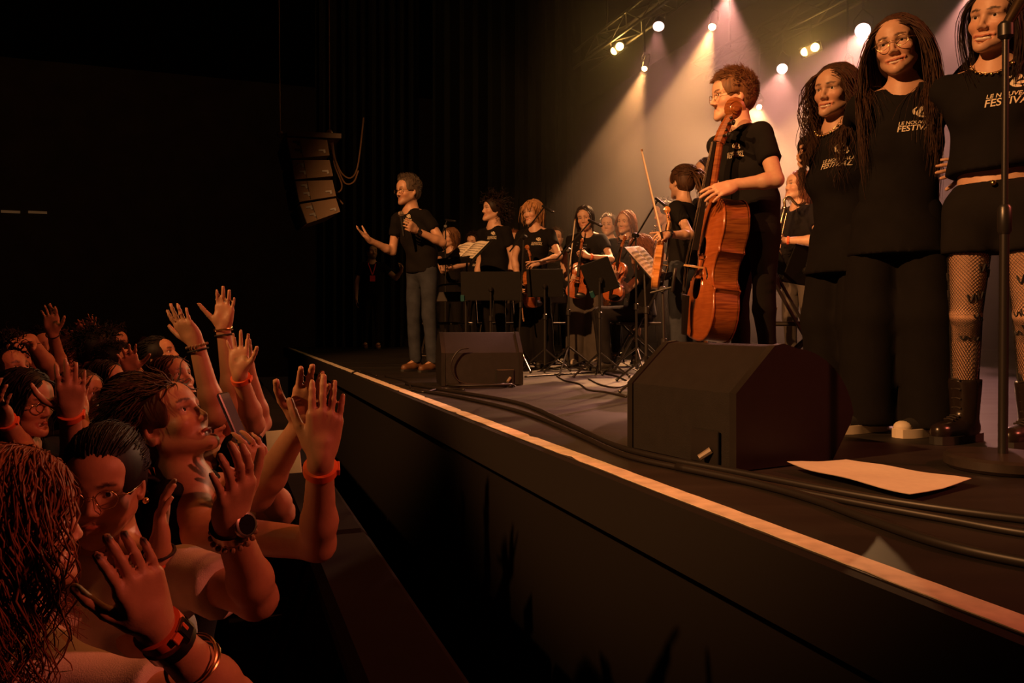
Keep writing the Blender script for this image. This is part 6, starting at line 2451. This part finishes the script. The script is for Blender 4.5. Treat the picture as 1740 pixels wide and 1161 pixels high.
fan('person clapping beside the woman in profile, palms open', (200, 584), 330, face=345, look=(350, 5, 0), shirt='black', bottom='slim', hair=dict(style='short', n=240, length=0.04, rad=0.0035), hair_col='black', skin=SK2,
    arms={'R': dict(elb=(238, 668, -1), wri=(224, 632, -1), tip=(212, 582, -1), n=(0.5, -0.8, 0), curl=0.05, spread=1.3), 'L': dict(elb=(256, 660, 1), wri=(236, 630, 1), tip=(236, 586, 1), n=(-0.8, -0.5, 0), curl=0.1)}, **N3)
fan('person with tied dark hair and a bright earring gazing up', (272, 574), 300, face=350, look=(357, 26, 0), female=True, shirt='black', bottom='slim', hair=dict(style='long', n=240, length=0.10, rad=0.005, updo=True), hair_col='black', earring=True, skin=SK2, **N3)
fan('person with brown hair and closed eyes, face tipped up to the light', (292, 606), 390, face=350, look=(340, 26, 0), female=True, shirt='black', bottom='slim', hair=dict(style='long', n=240, length=0.2, rad=0.005), hair_col='brown', skin=SK2, **N3)
fan('bearded man with a cap of dark hair deep in the crowd', (72, 558), 235, face=320, look=(318, 0, 0), shirt='black', bottom='slim', hair=dict(style='short', n=130, length=0.05, rad=0.004), hair_col='black', beard=0.8, skin=SK2, **N4)
fan('person clapping with fingers spread in the far rows', (152, 566), 215, face=330, look=(330, 0, 0), shirt='black', bottom='slim', hair=dict(style='short', n=130, length=0.04, rad=0.004), hair_col='dark', skin=SK2,
    arms={'R': dict(elb=(158, 590, -1), wri=(153, 566, -1), tip=(155, 530, -1), n=(0, -1, 0), spread=1.4, curl=0.05), 'L': dict(elb=(142, 592, -1), wri=(146, 564, -1), tip=(134, 540, -1), n=(0.4, -1, 0), spread=1.5, curl=0.05)}, **N4)
fan('man in profile with wavy dark hair behind the thick mop', (193, 557), 240, face=350, look=(356, 4, 0), shirt='black', bottom='slim', hair=dict(style='curly', n=130, length=0.06, rad=0.006, wave=0.008, freq=10), hair_col='dark', smile=0.5, skin=SK2, **N4)
fan('man with a high forehead at the rim of the crowd', (12, 565), 225, face=300, look=(295, 0, 0), shirt='black', bottom='slim', hair=dict(style='short', n=130, length=0.03, rad=0.004), hair_col='dark', skin=SK2, **N4)
fan('dark haired person at the far end of the front row', (250, 574), 205, face=330, look=(335, 5, 0), female=True, shirt='black', bottom='slim', hair=dict(style='long', n=130, length=0.2, rad=0.007), hair_col='dark', skin=SK2, **N4)
fan('curly light haired person far back beside the raised hand', (132, 572), 210, face=330, look=(330, 0, 0), female=True, shirt='black', bottom='slim', hair=dict(style='curly', n=130, length=0.12, rad=0.006, wave=0.01, freq=12), hair_col='lightbrown', skin=SK2, **N4)

# lit service windows far behind the crowd
for i, (x, y) in enumerate(((18, 360), (64, 361))):
    r_ = ray(x, y)
    t_ = (25.97 - float((np.array([0, 0]) - E0) @ ES)) / float(r_[:2] @ ES)
    c = P(x, y, t_)
    m = MB()
    m.box(c, (0.02, 0.24, 0.035), FB)
    tag(m.build('window_%d' % (i + 1), mat('service_window', (0.4, 0.3, 0.2), emit=(1.0, 0.5, 0.2), estr=0.035), None), kind='structure')
